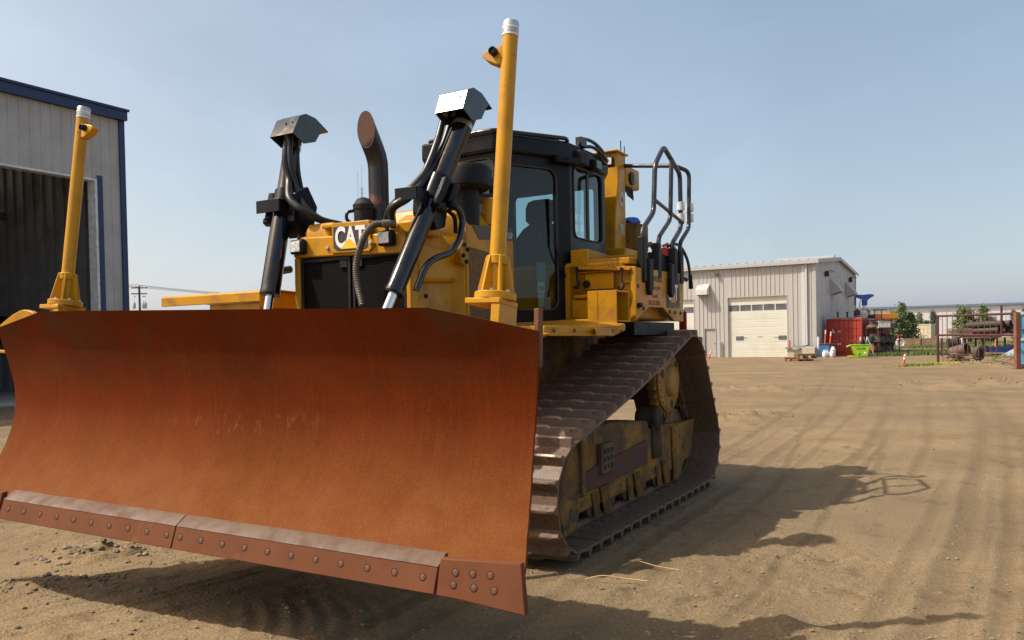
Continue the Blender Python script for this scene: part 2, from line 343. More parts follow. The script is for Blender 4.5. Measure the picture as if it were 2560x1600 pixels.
def dirt_extra(m):
    t = m.node_tree; N = t.nodes; L = t.links; b = N['Principled BSDF']; src = b.inputs['Base Color'].links[0].from_socket
    tc = N.new('ShaderNodeTexCoord')
    n = N.new('ShaderNodeTexNoise'); n.inputs['Scale'].default_value = 55; n.inputs['Detail'].default_value = 4; L.new(tc.outputs['Object'], n.inputs[0])
    r = N.new('ShaderNodeMapRange'); r.inputs[1].default_value = .3; r.inputs[2].default_value = .75; r.inputs[3].default_value = .74; r.inputs[4].default_value = 1.24; L.new(n.outputs[0], r.inputs[0])
    n2 = N.new('ShaderNodeTexNoise'); n2.inputs['Scale'].default_value = 170; n2.inputs['Detail'].default_value = 3; L.new(tc.outputs['Object'], n2.inputs[0])
    r2 = N.new('ShaderNodeMapRange'); r2.inputs[1].default_value = .3; r2.inputs[2].default_value = .72; r2.inputs[3].default_value = .70; r2.inputs[4].default_value = 1.30; L.new(n2.outputs[0], r2.inputs[0])
    rm = N.new('ShaderNodeMath'); rm.operation = 'MULTIPLY'; L.new(r.outputs[0], rm.inputs[0]); L.new(r2.outputs[0], rm.inputs[1])
    v = N.new('ShaderNodeTexVoronoi'); v.inputs['Scale'].default_value = 42; L.new(tc.outputs['Object'], v.inputs[0])
    lt = N.new('ShaderNodeMath'); lt.operation = 'LESS_THAN'; lt.inputs[1].default_value = .17; L.new(v.outputs['Distance'], lt.inputs[0])
    cr = N.new('ShaderNodeSeparateColor'); L.new(v.outputs['Color'], cr.inputs[0])
    g2 = N.new('ShaderNodeMath'); g2.operation = 'GREATER_THAN'; g2.inputs[1].default_value = .80; L.new(cr.outputs[0], g2.inputs[0])
    mm = N.new('ShaderNodeMath'); mm.operation = 'MULTIPLY'; L.new(lt.outputs[0], mm.inputs[0]); L.new(g2.outputs[0], mm.inputs[1])
    mu = N.new('ShaderNodeMix'); mu.data_type = 'RGBA'; mu.blend_type = 'MULTIPLY'; mu.inputs[0].default_value = 1; L.new(src, mu.inputs[6])
    cb = N.new('ShaderNodeCombineColor'); [L.new(rm.outputs[0], cb.inputs[i]) for i in range(3)]; L.new(cb.outputs[0], mu.inputs[7])
    m2 = N.new('ShaderNodeMix'); m2.data_type = 'RGBA'; L.new(mm.outputs[0], m2.inputs[0]); L.new(mu.outputs[2], m2.inputs[6]); m2.inputs[7].default_value = (.30, .265, .21, 1)
    n4 = N.new('ShaderNodeTexNoise'); n4.inputs['Scale'].default_value = .16; n4.inputs['Detail'].default_value = 6; L.new(tc.outputs['Object'], n4.inputs[0])
    r4 = N.new('ShaderNodeMapRange'); r4.inputs[1].default_value = .5; r4.inputs[2].default_value = .64; r4.inputs[3].default_value = 0; r4.inputs[4].default_value = .5; L.new(n4.outputs[0], r4.inputs[0])
    m4 = N.new('ShaderNodeMix'); m4.data_type = 'RGBA'; L.new(r4.outputs[0], m4.inputs[0]); L.new(m2.outputs[2], m4.inputs[6]); m4.inputs[7].default_value = (.165, .122, .076, 1); m2 = m4
    wa = N.new('ShaderNodeAttribute'); wa.attribute_name = 'rut_shade'; wm = N.new('ShaderNodeMath'); wm.operation = 'MULTIPLY'; wm.inputs[1].default_value = .42; L.new(wa.outputs['Fac'], wm.inputs[0])
    m3 = N.new('ShaderNodeMix'); m3.data_type = 'RGBA'; L.new(wm.outputs[0], m3.inputs[0]); L.new(m2.outputs[2], m3.inputs[6]); m3.inputs[7].default_value = (.130, .093, .053, 1)  # shading of the wheel ruts, painted into the dirt as a darker colour
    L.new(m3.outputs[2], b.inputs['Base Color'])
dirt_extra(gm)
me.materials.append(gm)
at = me.attributes.new('rut_shade', 'FLOAT', 'POINT'); at.data.foreach_set('value', RUT_SHADE.reshape(-1).astype(np.float32))  # per-vertex mask for the shade painted along the ruts
g = bpy.data.objects.new('ground', me); col.objects.link(g); tag(g, kind='structure')
# loose stones and clods, nobody could count them
sv = []; sf = []; SP = []
def stone(x, y, s, z=None):
    SP.append((x, y, s))
def stone_mesh(x, y, s, zz):
    o = len(sv); n = 6; a0 = random.random() * 6
    sx, sy = s * random.uniform(.7, 1.3), s * random.uniform(.7, 1.3)
    for (k, hh, rr) in ((0, -.3, .9), (1, .25, 1.), (2, .62, .55)):
        for i in range(n):
            a = a0 + i * 2 * math.pi / n; j = random.uniform(.75, 1.2)
            sv.append((x + sx * rr * j * math.cos(a), y + sy * rr * j * math.sin(a), zz + s * hh * random.uniform(.8, 1.2)))
    for k in range(2):
        for i in range(n): sf.append((o + k * n + i, o + k * n + (i + 1) % n, o + (k + 1) * n + (i + 1) % n, o + (k + 1) * n + i))
    sf.append(tuple(o + 2 * n + i for i in range(n)))
for k in range(3200):
    d = 4.1 + 18 * random.random() ** 1.9; a = random.uniform(-.72, .72); stone(d * math.tan(a), d, random.choice([.004, .005, .006, .007, .009, .012, .015]))
for (cx, cy, rx, ry, n, smax) in [(-3.2, 6.2, .5, .25, 260, .030), (-3.25, 5.4, .5, .2, 200, .024), (.75, 4.85, .6, .3, 170, .012), (1.75, 5.5, .7, .35, 60, .018), (4.7, 15.8, 1.3, .6, 80, .035), (6.9, 23., 1.8, .9, 80, .045), (13.6, 24., 2.4, 1.6, 100, .06), (21.5, 35.4, 2.4, .9, 150, .07), (24.0, 36.5, 1.6, 1.2, 120, .09)]:
    for k in range(n): stone(random.gauss(cx, rx * .6), random.gauss(cy, ry * .6), random.uniform(.2, 1) ** 2 * smax)
SPa = np.array(SP); SZ = ground_h(SPa[:, 0], SPa[:, 1])
for (x, y, s), z in zip(SP, SZ): stone_mesh(x, y, s, float(z))
sm = bpy.data.meshes.new('pebbles'); sm.from_pydata(sv, [], sf); sm.materials.append(M('stone', (.19, .145, .09), .9, c2=(.34, .29, .22), scale=9, lo=.52, hi=.68))
so = bpy.data.objects.new('pebbles', sm); col.objects.link(so); tag(so, 'loose stones and dry clods scattered over the dirt yard', 'pebbles', kind='stuff')
# dry twigs in the shade beside the near track
for k, (pts, lb) in enumerate([([(.45, 5.22, .02), (.56, 5.19, .05), (.7, 5.17, .035), (.84, 5.12, .03)], 'dry straw stalk lying in the shade in front of the crawler track, nearest the track'), ([(.74, 5.52, .02), (.83, 5.48, .06), (.95, 5.44, .035), (1.1, 5.38, .02)], 'bent dry twig with a leaf in the machine shadow, farther right of the straw stalk')]):
    tw = MB().tube(spline(pts, 5), .004, 6)
    if k == 1: tw.add([(.78, 5.50, .06), (.85, 5.53, .065), (.87, 5.48, .07), (.80, 5.46, .06)], [(0, 1, 2, 3)])
    tag(tw.obj('twig', M('straw', (.5, .36, .15), .8)), lb, 'twig')
# ------------------------------------------------------------ bulldozer (local x = forward, y = its left, z = up)
dz = thing('bulldozer', 'yellow crawler bulldozer with a wide rusty blade and black cab parked on the dirt yard', 'bulldozer', (-.163, 7.757, 0), R(-120.223))
V = Vector
# ---- blade -------------------------------------------------
BU = V((-.0735, .9969, -.0276)).normalized(); BN = V((.9973, .0735, 0)).normalized(); BV = BN.cross(BU); BO = V((3.649, .115, .464))
def B(u, n, v): return BO + BU * u + BN * n + BV * v
VB, VT, HW = .1216, 1.348, 2.1015
def prof(v):            # face of the blade, forward offset at height v
    t = (v - VB) / (VT - VB); s = .235
    return -.183 * t - s * 4 * t * (1 - t) * (1 - .25 * (t - .5))
TT = [0, .113, .227, .34, .454, .567, .68, .794, .907, 1]
def halfw(v, s=1):
    t = (v - VB) / (VT - VB); return float(np.interp(t, TT, [2.15, 2.105, 2.075, 2.055, 2.047, 2.053, 2.065, 2.082, 2.103, 2.103] if s > 0 else [2.05, 1.985, 1.985, 2.0, 2.018, 2.042, 2.076, 2.094, 2.082, 2.08]))
def vtop(f):            # top edge height at |u| fraction of the width
    u = abs(f) * HW; return VT if u < 1.525 else VT - .114 * (u - 1.525) / (HW - 1.525)
nu, nvv = 60, 26; vs = []; fs = []
fr_ = sorted([-1 + 2 * i / nu for i in range(nu + 1)] + [-1.525 / HW, 1.525 / HW])
for f in fr_:
    for k in range(nvv + 1):
        v = VB + (vtop(f) - VB) * k / nvv; vs.append(B(f * halfw(v, f), prof(v), v))
nk = nvv + 1; na = len(vs)
for f in fr_:
    for k in range(nk):
        v = VB + (vtop(f) - VB) * k / nvv; vs.append(B(f * (halfw(v, f) - .004), prof(v) - .028, v))
for i in range(len(fr_) - 1):
    for k in range(nvv):
        a = i * nk + k; fs.append((a, a + nk, a + nk + 1, a + 1)); fs.append((na + a, na + a + 1, na + a + nk + 1, na + a + nk))
    a = i * nk + nvv; fs.append((a, a + nk, na + a + nk, na + a)); a = i * nk; fs.append((a, na + a, na + a + nk, a + nk))
for i in (0, len(fr_) - 1):
    for k in range(nvv):
        a = i * nk + k; fs.append((a, a + 1, na + a + 1, na + a))
def blade_mat():
    m = M('blade_rust', (.132, .022, .0026), .8, .0, c2=(.092, .018, .0035), scale=1.5, lo=.35, hi=.65, bump=.12, bscale=160, spec=.06, rv=.1)
    t = m.node_tree; N = t.nodes; L = t.links; b = N['Principled BSDF']; src = b.inputs['Base Color'].links[0].from_socket
    tc = N.new('ShaderNodeTexCoord'); mp = N.new('ShaderNodeMapping'); L.new(tc.outputs['Object'], mp.inputs[0]); mp.inputs['Scale'].default_value = (1, 26, .55)
    def nz(sc, vec, d=6):
        n = N.new('ShaderNodeTexNoise'); n.inputs['Scale'].default_value = sc; n.inputs['Detail'].default_value = d; n.inputs['Roughness'].default_value = .65; L.new(vec, n.inputs[0]); return n.outputs[0]
    def rg(s, a, bb, c=0, d=1):
        r = N.new('ShaderNodeMapRange'); r.inputs[1].default_value = a; r.inputs[2].default_value = bb; r.inputs[3].default_value = c; r.inputs[4].default_value = d; L.new(s, r.inputs[0]); return r.outputs[0]
    def mx(f, a, c, bt='MIX'):
        n = N.new('ShaderNodeMix'); n.data_type = 'RGBA'; n.blend_type = bt; L.new(f, n.inputs[0]); L.new(a, n.inputs[6]); n.inputs[7].default_value = (*c, 1); return n.outputs[2]
    def mul(a, c):
        n = N.new('ShaderNodeMath'); n.operation = 'MULTIPLY'; L.new(a, n.inputs[0]); L.new(c, n.inputs[1]); return n.outputs[0]
    sp = N.new('ShaderNodeSeparateXYZ'); L.new(tc.outputs['Object'], sp.inputs[0])
    st = nz(3.0, mp.outputs[0]); streak = rg(st, .52, .72)
    c = mx(mul(streak, rg(sp.outputs[2], 1.95, .8, .12, .42)), src, (.185, .047, .008))
    mp3 = N.new('ShaderNodeMapping'); L.new(tc.outputs['Object'], mp3.inputs[0]); mp3.inputs['Scale'].default_value = (1, 40, .9)
    c = mx(mul(rg(nz(2.2, mp3.outputs[0]), .55, .70), rg(sp.outputs[2], .7, 1.4, .1, .4)), c, (.085, .024, .008))
    c = mx(mul(rg(nz(1.1, tc.outputs['Object'], 10), .48, .68), rg(sp.outputs[2], 1.35, 1.75)), c, (.080, .048, .022))
    # polished, dustier lower part where soil slides; scoured patch in the middle band
    lowb = rg(sp.outputs[2], 1.22, .70); patch = rg(nz(5.5, tc.outputs['Object'], 10), .32, .66, .55, 1)
    c = mx(mul(lowb, patch), c, (.170, .061, .018))
    mid = N.new('ShaderNodeMath'); mid.operation = 'SUBTRACT'; L.new(sp.outputs[2], mid.inputs[0]); mid.inputs[1].default_value = 1.14
    mab = N.new('ShaderNodeMath'); mab.operation = 'ABSOLUTE'; L.new(mid.outputs[0], mab.inputs[0])
    my = N.new('ShaderNodeMath'); my.operation = 'ABSOLUTE'; ms = N.new('ShaderNodeMath'); ms.operation = 'SUBTRACT'; L.new(sp.outputs[1], ms.inputs[0]); ms.inputs[1].default_value = .25; L.new(ms.outputs[0], my.inputs[0])
    mp2 = N.new('ShaderNodeMapping'); L.new(tc.outputs['Object'], mp2.inputs[0]); mp2.inputs['Scale'].default_value = (1, 2.2, .9)
    scar = mul(mul(rg(mab.outputs[0], .10, .01), rg(my.outputs[0], .75, .1)), rg(nz(12, mp2.outputs[0], 9), .52, .70))
    c = mx(mul(scar, rg(nz(60, tc.outputs['Object'], 3), .3, .6, .25, .8)), c, (.26, .12, .04))
    fine = rg(nz(110, tc.outputs['Object'], 4), .3, .7, .80, 1.20)
    cb = N.new('ShaderNodeCombineColor'); [L.new(fine, cb.inputs[i]) for i in range(3)]
    n = N.new('ShaderNodeMix'); n.data_type = 'RGBA'; n.blend_type = 'MULTIPLY'; n.inputs[0].default_value = 1; L.new(c, n.inputs[6]); L.new(cb.outputs[0], n.inputs[7])
    L.new(n.outputs[2], b.inputs['Base Color']); return m
blade_m = blade_mat()
edge_m = M('cutting_edge_steel', (.125, .044, .019), .75, .0, spec=.15, c2=(.152, .058, .028), scale=3, lo=.4, hi=.6, c3=(.25, .105, .03), scale3=2.2, lo3=.62, hi3=.75, bump=.12, bscale=120)
bev_m = M('bevel_steel', (.125, .080, .056), .75, .0, c2=(.105, .056, .035), scale=8)
blade = MB().add(vs, fs).obj('blade', blade_m, dz, ang=50)
def bpart(name, m, parent, quads, t=.03, bevel=0.):
    mb = MB()
    for qd in quads:                       # slab from a front quad of (u,n,v), thickened backwards
        f = [B(*q) for q in qd]; k = [B(q[0], q[1] - t, q[2]) for q in qd]
        mb.add(f + k, [(0, 1, 2, 3), (7, 6, 5, 4), (0, 4, 5, 1), (1, 5, 6, 2), (2, 6, 7, 3), (3, 7, 4, 0)])
    return mb.obj(name, m, parent, bevel, smooth=True)
NBE = .085; LL, RR = -1.57, 1.724; ND = .034
for (u0, u1) in ((LL, -.004), (.004, RR)):
    e = bpart('cutting_edge', edge_m, dz, [[(u0, NBE, 0), (u1, NBE, 0), (u1, .012 + ND, VB - .002), (u0, .012 + ND, VB - .002)]], .035, .004)
    # ground-off top bevel of the edge plate
    bpart('edge_bevel', bev_m, e, [[(u0, .014 + ND, VB), (u1, .014 + ND, VB), (u1, -.024, VB + .045), (u0, -.024, VB + .045)]], .03)
eb = []
for s in (1, -1):
    a, c_ = (RR + .012, 2.185) if s > 0 else (LL - .012, -2.19)
    up1 = .072
    q = [(a, NBE, -.002), (a + .25 * (c_ - a), NBE, -.004), (c_ + (.018 if s > 0 else 0), NBE + .01, -.022), (c_ - (.03 if s > 0 else 0), .012 + ND, VB + up1), (a, .012 + ND, VB + .042)]
    if s < 0: q = q[::-1]
    f = [B(*p) for p in q]; k = [B(p[0], p[1] - .04, p[2]) for p in q]
    n = 5; mb = MB().add(f + k, [tuple(range(n)), tuple(range(n, 2 * n))[::-1]] + [(i, n + i, n + (i + 1) % n, (i + 1) % n) for i in range(n)])
    eb.append(mb.obj('end_bit', edge_m, dz, .006))
# plough bolts: dished heads
def bolt_mesh():
    mb = MB().lathe([(.0215, .0), (.0215, .0012), (.0180, .0012), (.0172, -.002), (.0165, .0005), (.012, .0022), (.0, .003)], n=18)
    return mb
bolt_m = M('bolt_rust', (.115, .042, .02), .75, .1, c2=(.17, .075, .04), scale=50)
pb = bolt_mesh().obj('plow_bolt', bolt_m, dz); pb.data.materials.append(M('bolt_recess_shade', (.02, .012, .01), .9))
for p in pb.data.polygons:
    if p.center.xy.length > .0168 and p.center.xy.length < .0210: p.material_index = 1  # dark ring colour stands in for shade in the countersunk recess
def put_bolt(p0, p1, p2, f, g):                     # p0 p1 along the bottom, p2 above p0
    P0, P1, P2 = B(*p0), B(*p1), B(*p2); nrm = (P1 - P0).cross(P2 - P0).normalized()
    if nrm.dot(BN) < 0: nrm = -nrm
    b = pb.copy(); col.objects.link(b); b.parent = dz; p = P0 + (P1 - P0) * f + (P2 - P0) * g + nrm * .0008
    b.matrix_local = Matrix.Translation(p) @ nrm.to_track_quat('Z', 'Y').to_matrix().to_4x4() @ Matrix.Scale(.86, 4)
e0, e1, e2 = (0, NBE, 0), (1, NBE, 0), (0, .012 + ND, VB)
for i in range(10): put_bolt(e0, e1, e2, -.055 - i * .160, .56)
for i in range(11): put_bolt(e0, e1, e2, .05 + i * .160, .56)
q0, q1, q2 = (RR + .012, NBE, -.002), (2.19, NBE + .01, -.022), (RR + .012, .012 + ND, VB + .046)
for f, g in ((.20, .70), (.40, .76), (.60, .82), (.19, .38), (.43, .42), (.66, .46)): put_bolt(q0, q1, q2, f, g)
q0, q1, q2 = (LL - .012, NBE, -.002), (-2.19, NBE + .01, -.022), (LL - .012, .012 + ND, VB + .046)
for f, g in ((.20, .70), (.40, .76), (.60, .82), (.19, .38), (.43, .42), (.66, .46)): put_bolt(q0, q1, q2, f, g)
bpy.data.objects.remove(pb)
# yellow back of the blade: stiffened box structure, gussets and end plates
def ubox(mb, u0, u1, n0, n1, v0, v1):
    c = [B(u, n, v) for u in (u0, u1) for n in (n0, n1) for v in (v0, v1)]
    return mb.add(c, [(0, 1, 3, 2), (4, 6, 7, 5), (0, 4, 5, 1), (2, 3, 7, 6), (0, 2, 6, 4), (1, 5, 7, 3)])
bk = MB()
poly = [(-2.06, 1.20), (-1.86, 1.352), (-1.62, 1.365), (-1.5, 1.30), (1.5, 1.30), (1.60, 1.29), (2.08, 1.22), (1.78, 1.08), (1.72, .3), (-1.72, .3), (-1.80, 1.08)]
n = len(poly); f = [B(u, -.42, v) for u, v in poly]; k = [B(u, -.46, v) for u, v in poly]
bk.add(f + k, [tuple(range(n)), tuple(range(n, 2 * n))[::-1]] + [(i, n + i, n + (i + 1) % n, (i + 1) % n) for i in range(n)])
ubox(bk, -1.6, 1.6, -.62, -.46, .55, .9); ubox(bk, -1.2, 1.2, -.55, -.46, 1.18, 1.285)
top = [(1.52, -.215, 1.322), (2.03, -.27, 1.225), (2.03, -.42, 1.235), (1.52, -.42, 1.30)]
bk.add([B(*p) for p in top] + [B(p[0], p[1], p[2] - .03) for p in top], [(0, 1, 2, 3), (7, 6, 5, 4), (0, 4, 5, 1), (1, 5, 6, 2), (2, 6, 7, 3), (3, 7, 4, 0)])
top = [(-1.52, -.215, 1.322), (-2.085, -.27, 1.21), (-2.085, -.42, 1.222), (-1.52, -.42, 1.30)]
bk.add([B(*p) for p in top] + [B(p[0], p[1], p[2] - .03) for p in top], [(0, 1, 2, 3), (7, 6, 5, 4), (0, 4, 5, 1), (1, 5, 6, 2), (2, 6, 7, 3), (3, 7, 4, 0)])
for u in (-1.55, -1.1, -.5, .5, 1.1, 1.55): ubox(bk, u - .015, u + .015, -.56, -.46, .35, 1.15)
q = [(-2.16, 1.20), (-2.15, 1.257), (-2.01, 1.328), (-1.93, 1.356), (-1.88, 1.364), (-1.81, 1.355), (-1.76, 1.335), (-1.72, 1.28)]
f = [B(u, -.30, v) for u, v in q]; k = [B(u, -.34, v) for u, v in q]; n = 8
bk.add(f + k, [tuple(range(n)), tuple(range(n, 2 * n))[::-1]] + [(i, n + i, n + (i + 1) % n, (i + 1) % n) for i in range(n)])
ubox(bk, -2.24, -2.04, -.36, -.33, 1.052, 1.075)
bk.obj('blade_back', yellow, dz, .006)
lt = MB(); ubox(lt, 2.035, 2.062, -.40, -.345, 1.05, 1.345); lt.obj('blade_lug', rust, dz, .004)
# ---- grade-control masts on the blade ----------------------
def mast(u, lug_side, tall):
    o = B(u, -.38, 1.352); ax = (BV * 1 + BN * -.115).normalized(); sx = BU; sy = ax.cross(sx).normalized(); sx = sy.cross(ax)
    def P(a, b, h): return o + sx * a + sy * b + ax * h
    mb = MB().tube([P(0, 0, .05), P(0, 0, tall)], .0415, 28)
    m = mb.obj('blade_mast', yellow_pole, dz)
    fl = MB().lathe([(.108, .035), (.108, .074), (.0, .074)], o, ax, 32)
    c = [(-.118, -.105), (.08, -.105), (.08, .105), (-.118, .105)]
    vs = [P(a, b, .008) for a, b in c] + [P(a, b, .036) for a, b in c]
    fl.add(vs, [(3, 2, 1, 0), (4, 5, 6, 7), (0, 1, 5, 4), (1, 2, 6, 5), (2, 3, 7, 6), (3, 0, 4, 7)])
    c = [(.03, -.10), (.08, -.10), (.08, .10), (.03, .10)]
    vs = [P(a, b, -.10) for a, b in c] + [P(a, b, .008) for a, b in c]
    fl.add(vs, [(3, 2, 1, 0), (4, 5, 6, 7), (0, 1, 5, 4), (1, 2, 6, 5), (2, 3, 7, 6), (3, 0, 4, 7)])
    fl.obj('base_flange', yellow_pole, m, .004)
    gs = MB()
    for k in range(6):
        a = R(60 * k + 12); ca, sa = math.cos(a), math.sin(a); q = [(.038, .074), (.098, .074), (.060, .262), (.038, .262)]
        p = V((-sa, ca, 0)) * .007
        vs = [P(ca * r + s * p.x, sa * r + s * p.y, h) for s in (-1, 1) for r, h in q]
        gs.add(vs, [(0, 1, 2, 3), (7, 6, 5, 4), (0, 4, 5, 1), (1, 5, 6, 2), (2, 6, 7, 3), (3, 7, 4, 0)])
    gs.lathe([(.055, .22), (.058, .262), (.042, .268)], o, ax, 24)
    gs.obj('gusset', yellow_pole, m, .002)
    many('flange_bolt', MB().lathe([(.011, .0), (.011, .012), (.006, .014), (0, .014)], n=6), steel, m, [(P(.085 * math.cos(R(60 * k + 42)), .085 * math.sin(R(60 * k + 42)), .074), ax) for k in range(6)])
    cp = MB().lathe([(.0425, tall - .055), (.0435, tall - .05), (.0435, tall + .012), (.041, tall + .02), (.034, tall + .02), (.034, tall - .02), (0, tall - .02)], o, ax, 28)
    cp.obj('mast_cap', galv, m)
    cp = MB().lathe([(.0445, tall - .058), (.0445, tall - .05), (.043, tall - .05)], o, ax, 28).lathe([(.0445, tall - .020), (.0445, tall - .012), (.043, tall - .012)], o, ax, 28)
    cp.obj('white_band', decal_white, m)
    s = lug_side; h0 = tall - .15
    q = [(s * .03, h0 + .045), (s * .135, h0 + .02), (s * .15, h0), (s * .12, h0 - .03), (s * .06, h0 - .06), (s * .03, h0 - .06)]
    vs = [P(a, b, h) for b in (-.028, .030) for a, h in q]
    lg = MB().add(vs, [tuple(range(6)), tuple(range(6, 12))[::-1]] + [(i, 6 + i, 6 + (i + 1) % 6, (i + 1) % 6) for i in range(6)]); lg.obj('mast_bracket', yellow_pole, m, .006)
    MB().lathe([(.022, 0), (.022, .03), (.016, .034), (.016, .025), (0, .025)], P(s * .072, -.03, h0 + .005), -sy, 16).obj('bracket_knob', black_matte, m)
mast(1.80, -1, 1.485); mast(-1.555, 1, 1.43)
# ---- push frame between blade and tracks -------------------
pf = MB()
for s in (1, -1): pf.prism([(2.95, .38), (2.95, .62), (1.2, .60), (1.2, .40)], 'y', s * .50 - .09, s * .50 + .09)
pf.prism([(2.6, .40), (3.15, .46), (3.15, .72), (2.6, .62)], 'y', -.85, .85); pf.bb((3.1, -.16, .44), (3.25, .16, .78))
pf.obj('push_frame', yellow_dirty, dz, .012)
# ---- lift cylinders -----------------------------------------
def lift(s, bot, top, box, brk, rl, ru):
    b, t = V(bot), V(top); ax = (t - b).normalized(); L_ = (t - b).length
    cy = MB().lathe([(rl - .01, 0), (rl + .003, .004), (rl + .003, .03), (rl, .05), (rl, L_ * .52), (ru, L_ * .54), (ru, L_ - .26), (ru + .004, L_ - .25), (ru + .004, L_ - .10), (.035, L_ - .08), (0, L_ - .08)], b, ax, 28)
    c = cy.obj('lift_cylinder', cyl_black, dz)
    MB().lathe([(.034, -.9), (.034, .02), (0, .02)], b, ax, 24).obj('cylinder_rod', chrome, c)
    MB().lathe([(ru + .0035, L_ - .30), (ru + .0035, L_ - .265), (ru, L_ - .26)], b, ax, 28).obj('clamp_band', galv, c)
    m_ = b + ax * L_ * .50
    tr = MB(); tr.lathe([(ru + .016, -.10), (ru + .016, .10), (ru + .004, .11), (rl, -.11), (ru + .016, -.10)], m_, ax, 24)
    # side valves and trunnion housing towards the hood
    y0, y1 = (m_.y - s * .02, m_.y - s * .17)
    tr.prism([(m_.x - .20, m_.z - .02), (m_.x - .10, m_.z + .13), (m_.x + .04, m_.z + .06), (m_.x + .06, m_.z - .16), (m_.x - .03, m_.z - .28), (m_.x - .14, m_.z - .25)], 'y', y0, y1)
    tr.obj('trunnion', black, c, .012)
    vl = MB(); Rm = ax.to_track_quat('Z', 'Y').to_matrix()
    for dx, dy, ln in ((.055, .085 * s, .24), (-.06, .10 * s, .17)):
        vl.box(m_ + V((dx, dy, -.03)), (.055, .055, ln), Rm); vl.box(m_ + V((dx + .02, dy * 1.1, -.03 - ln * .5)), (.07, .07, .05), Rm)
    vl.obj('valve_block', black, c, .012)
    # bent sheet guard on top
    (x0, ya, yb, z0, z1) = box; th = .012; gs_ = .070 if s > 0 else .080
    g_ = MB(); sec = [(x0, z0), (x0 - gs_, z1), (x0 - .15, z1 + .035), (x0 - .26, z1 + .022), (x0 - .40, z1 - .055)]
    ins = [(x0 - th, z0 + .004), (x0 - gs_ - th * .6, z1 - th), (x0 - .15, z1 + .035 - th), (x0 - .26, z1 + .022 - th), (x0 - .394, z1 - .067)]
    g_.prism(sec + ins[::-1], 'y', ya, yb)
    for yy in (ya, yb - .008): g_.prism([(x0 - .002, z0), (x0 - gs_ - .001, z1 - .003), (x0 - .15, z1 + .03), (x0 - .26, z1 + .017), (x0 - .36, z1 - .04), (x0 - .32, z1 - .07), (x0 - .25, z0 - .02), (x0 - .12, z0 - .06)], 'y', yy, yy + .008)
    gd = g_.obj('hose_guard', M('guard_gloss', (.012, .012, .014), .26, 0, c2=(.035, .033, .03), scale=14, lo=.5, hi=.7, spec=.8), c, .003)
    ym = (ya + yb) / 2
    many('guard_bolt', MB().lathe([(.008, 0), (.008, .004), (0, .004)], n=10), dark, gd, [((x0 - gs_ * (1 - .045 / (z1 - z0)) + .001, ym + q, z1 - .045), (1, 0, gs_ / (z1 - z0))) for q in (.0, .07)])
    # lower hose bracket (folded plate with notches)
    (bx, by0, by1, bz0, bz1, bk_) = brk
    br = MB(); br.bb((bx - .006, by0, bz0), (bx, by1, bz1)); br.prism([(bx - .006, bz1), (bx - .006, bz1 - .008), (bx - bk_, bz1 - .03), (bx - bk_, bz1 - .022)], 'y', by0, by1)
    yy = by0 if s > 0 else by1
    br.prism([(bx - .006, bz0 + .002), (bx - .006, bz1 - .002), (bx - bk_, bz1 - .04), (bx - bk_, bz0 - .10), (bx - .12, bz0 - .05)], 'y', (by1 - .006), by1 + .002) if s < 0 else br.prism([(bx - .006, bz0 + .002), (bx - .006, bz1 - .002), (bx - bk_, bz1 - .04), (bx - bk_, bz0 - .08)], 'y', by1 - .004, by1 + .002)
    br.obj('hose_bracket', black, c, .003)
    return c
cR = lift(1, (2.30, .60, 1.93), (1.50, .78, 3.44), (1.86, .665, .91, 3.245, 3.395), (2.16, .52, .71, 2.585, 2.675, .20), .066, .074)
cL = lift(-1, (2.285, -.60, 1.97), (1.76, -.80, 3.46), (2.05, -.81, -.555, 3.245, 3.395), (2.16, -.86, -.61, 2.63, 2.73, .22), .074, .066)
def hose(pts, r, name='hose', par=None, m=rubber, n=12): return MB().tube(spline(pts, 8), r, n).obj(name, m, par or dz)
hose([(1.95, -.70, 3.30), (2.00, -.69, 3.08), (2.00, -.66, 2.90), (2.10, -.55, 2.72), (2.06, -.42, 2.61), (1.90, -.40, 2.565), (1.72, -.38, 2.55)], .030, par=cL)
hose([(1.97, -.66, 3.30), (2.0, -.64, 3.05), (1.97, -.62, 2.88), (1.98, -.58, 2.78), (2.00, -.48, 2.66), (1.9, -.42, 2.58), (1.7, -.41, 2.53)], .022, par=cL)
hose([(1.86, -.70, 3.30), (1.86, -.70, 3.02), (1.82, -.70, 2.80), (1.86, -.70, 2.66)], .02, par=cL)
hose([(1.72, .66, 3.30), (1.83, .66, 3.05), (1.97, .64, 2.80), (2.09, .58, 2.66), (2.12, .46, 2.56), (2.05, .34, 2.46)], .026, par=cR)
hose([(1.60, .66, 3.32), (1.76, .66, 3.02), (1.94, .65, 2.79), (2.10, .60, 2.62), (2.16, .50, 2.54), (2.02, .38, 2.45)], .031, par=cR)
for p, d in (((1.72, .66, 3.33), (-.12, 0, .3)), ((1.60, .66, 3.35), (-.1, 0, .3))): MB().cyl(p, V(p) - V(d) * .28, .034, n=14).obj('hose_ferrule', galv, cR)
MB().cyl((1.945, -.70, 3.32), (1.968, -.695, 3.20), .034, n=14).obj('hose_ferrule', galv, cL)
MB().tube(fillet([(1.80, .72, 2.60), (1.70, .745, 2.58), (1.64, .745, 2.50), (1.68, .745, 2.36), (1.80, .745, 2.24), (2.00, .74, 2.185), (2.12, .74, 2.12), (2.20, .72, 1.95)], .07), .024, 14).obj('hydraulic_pipe', cyl_black, cR)
MB().tube(fillet([(1.74, .68, 2.56), (1.66, .69, 2.52), (1.66, .69, 2.40)], .05), .016, 10).obj('hydraulic_pipe', black, cR)
MB().tube(fillet([(1.95, -.72, 2.2), (2.16, -.72, 2.16), (2.22, -.70, 1.98)], .05), .03, 12).obj('hydraulic_pipe', cyl_black, cL)
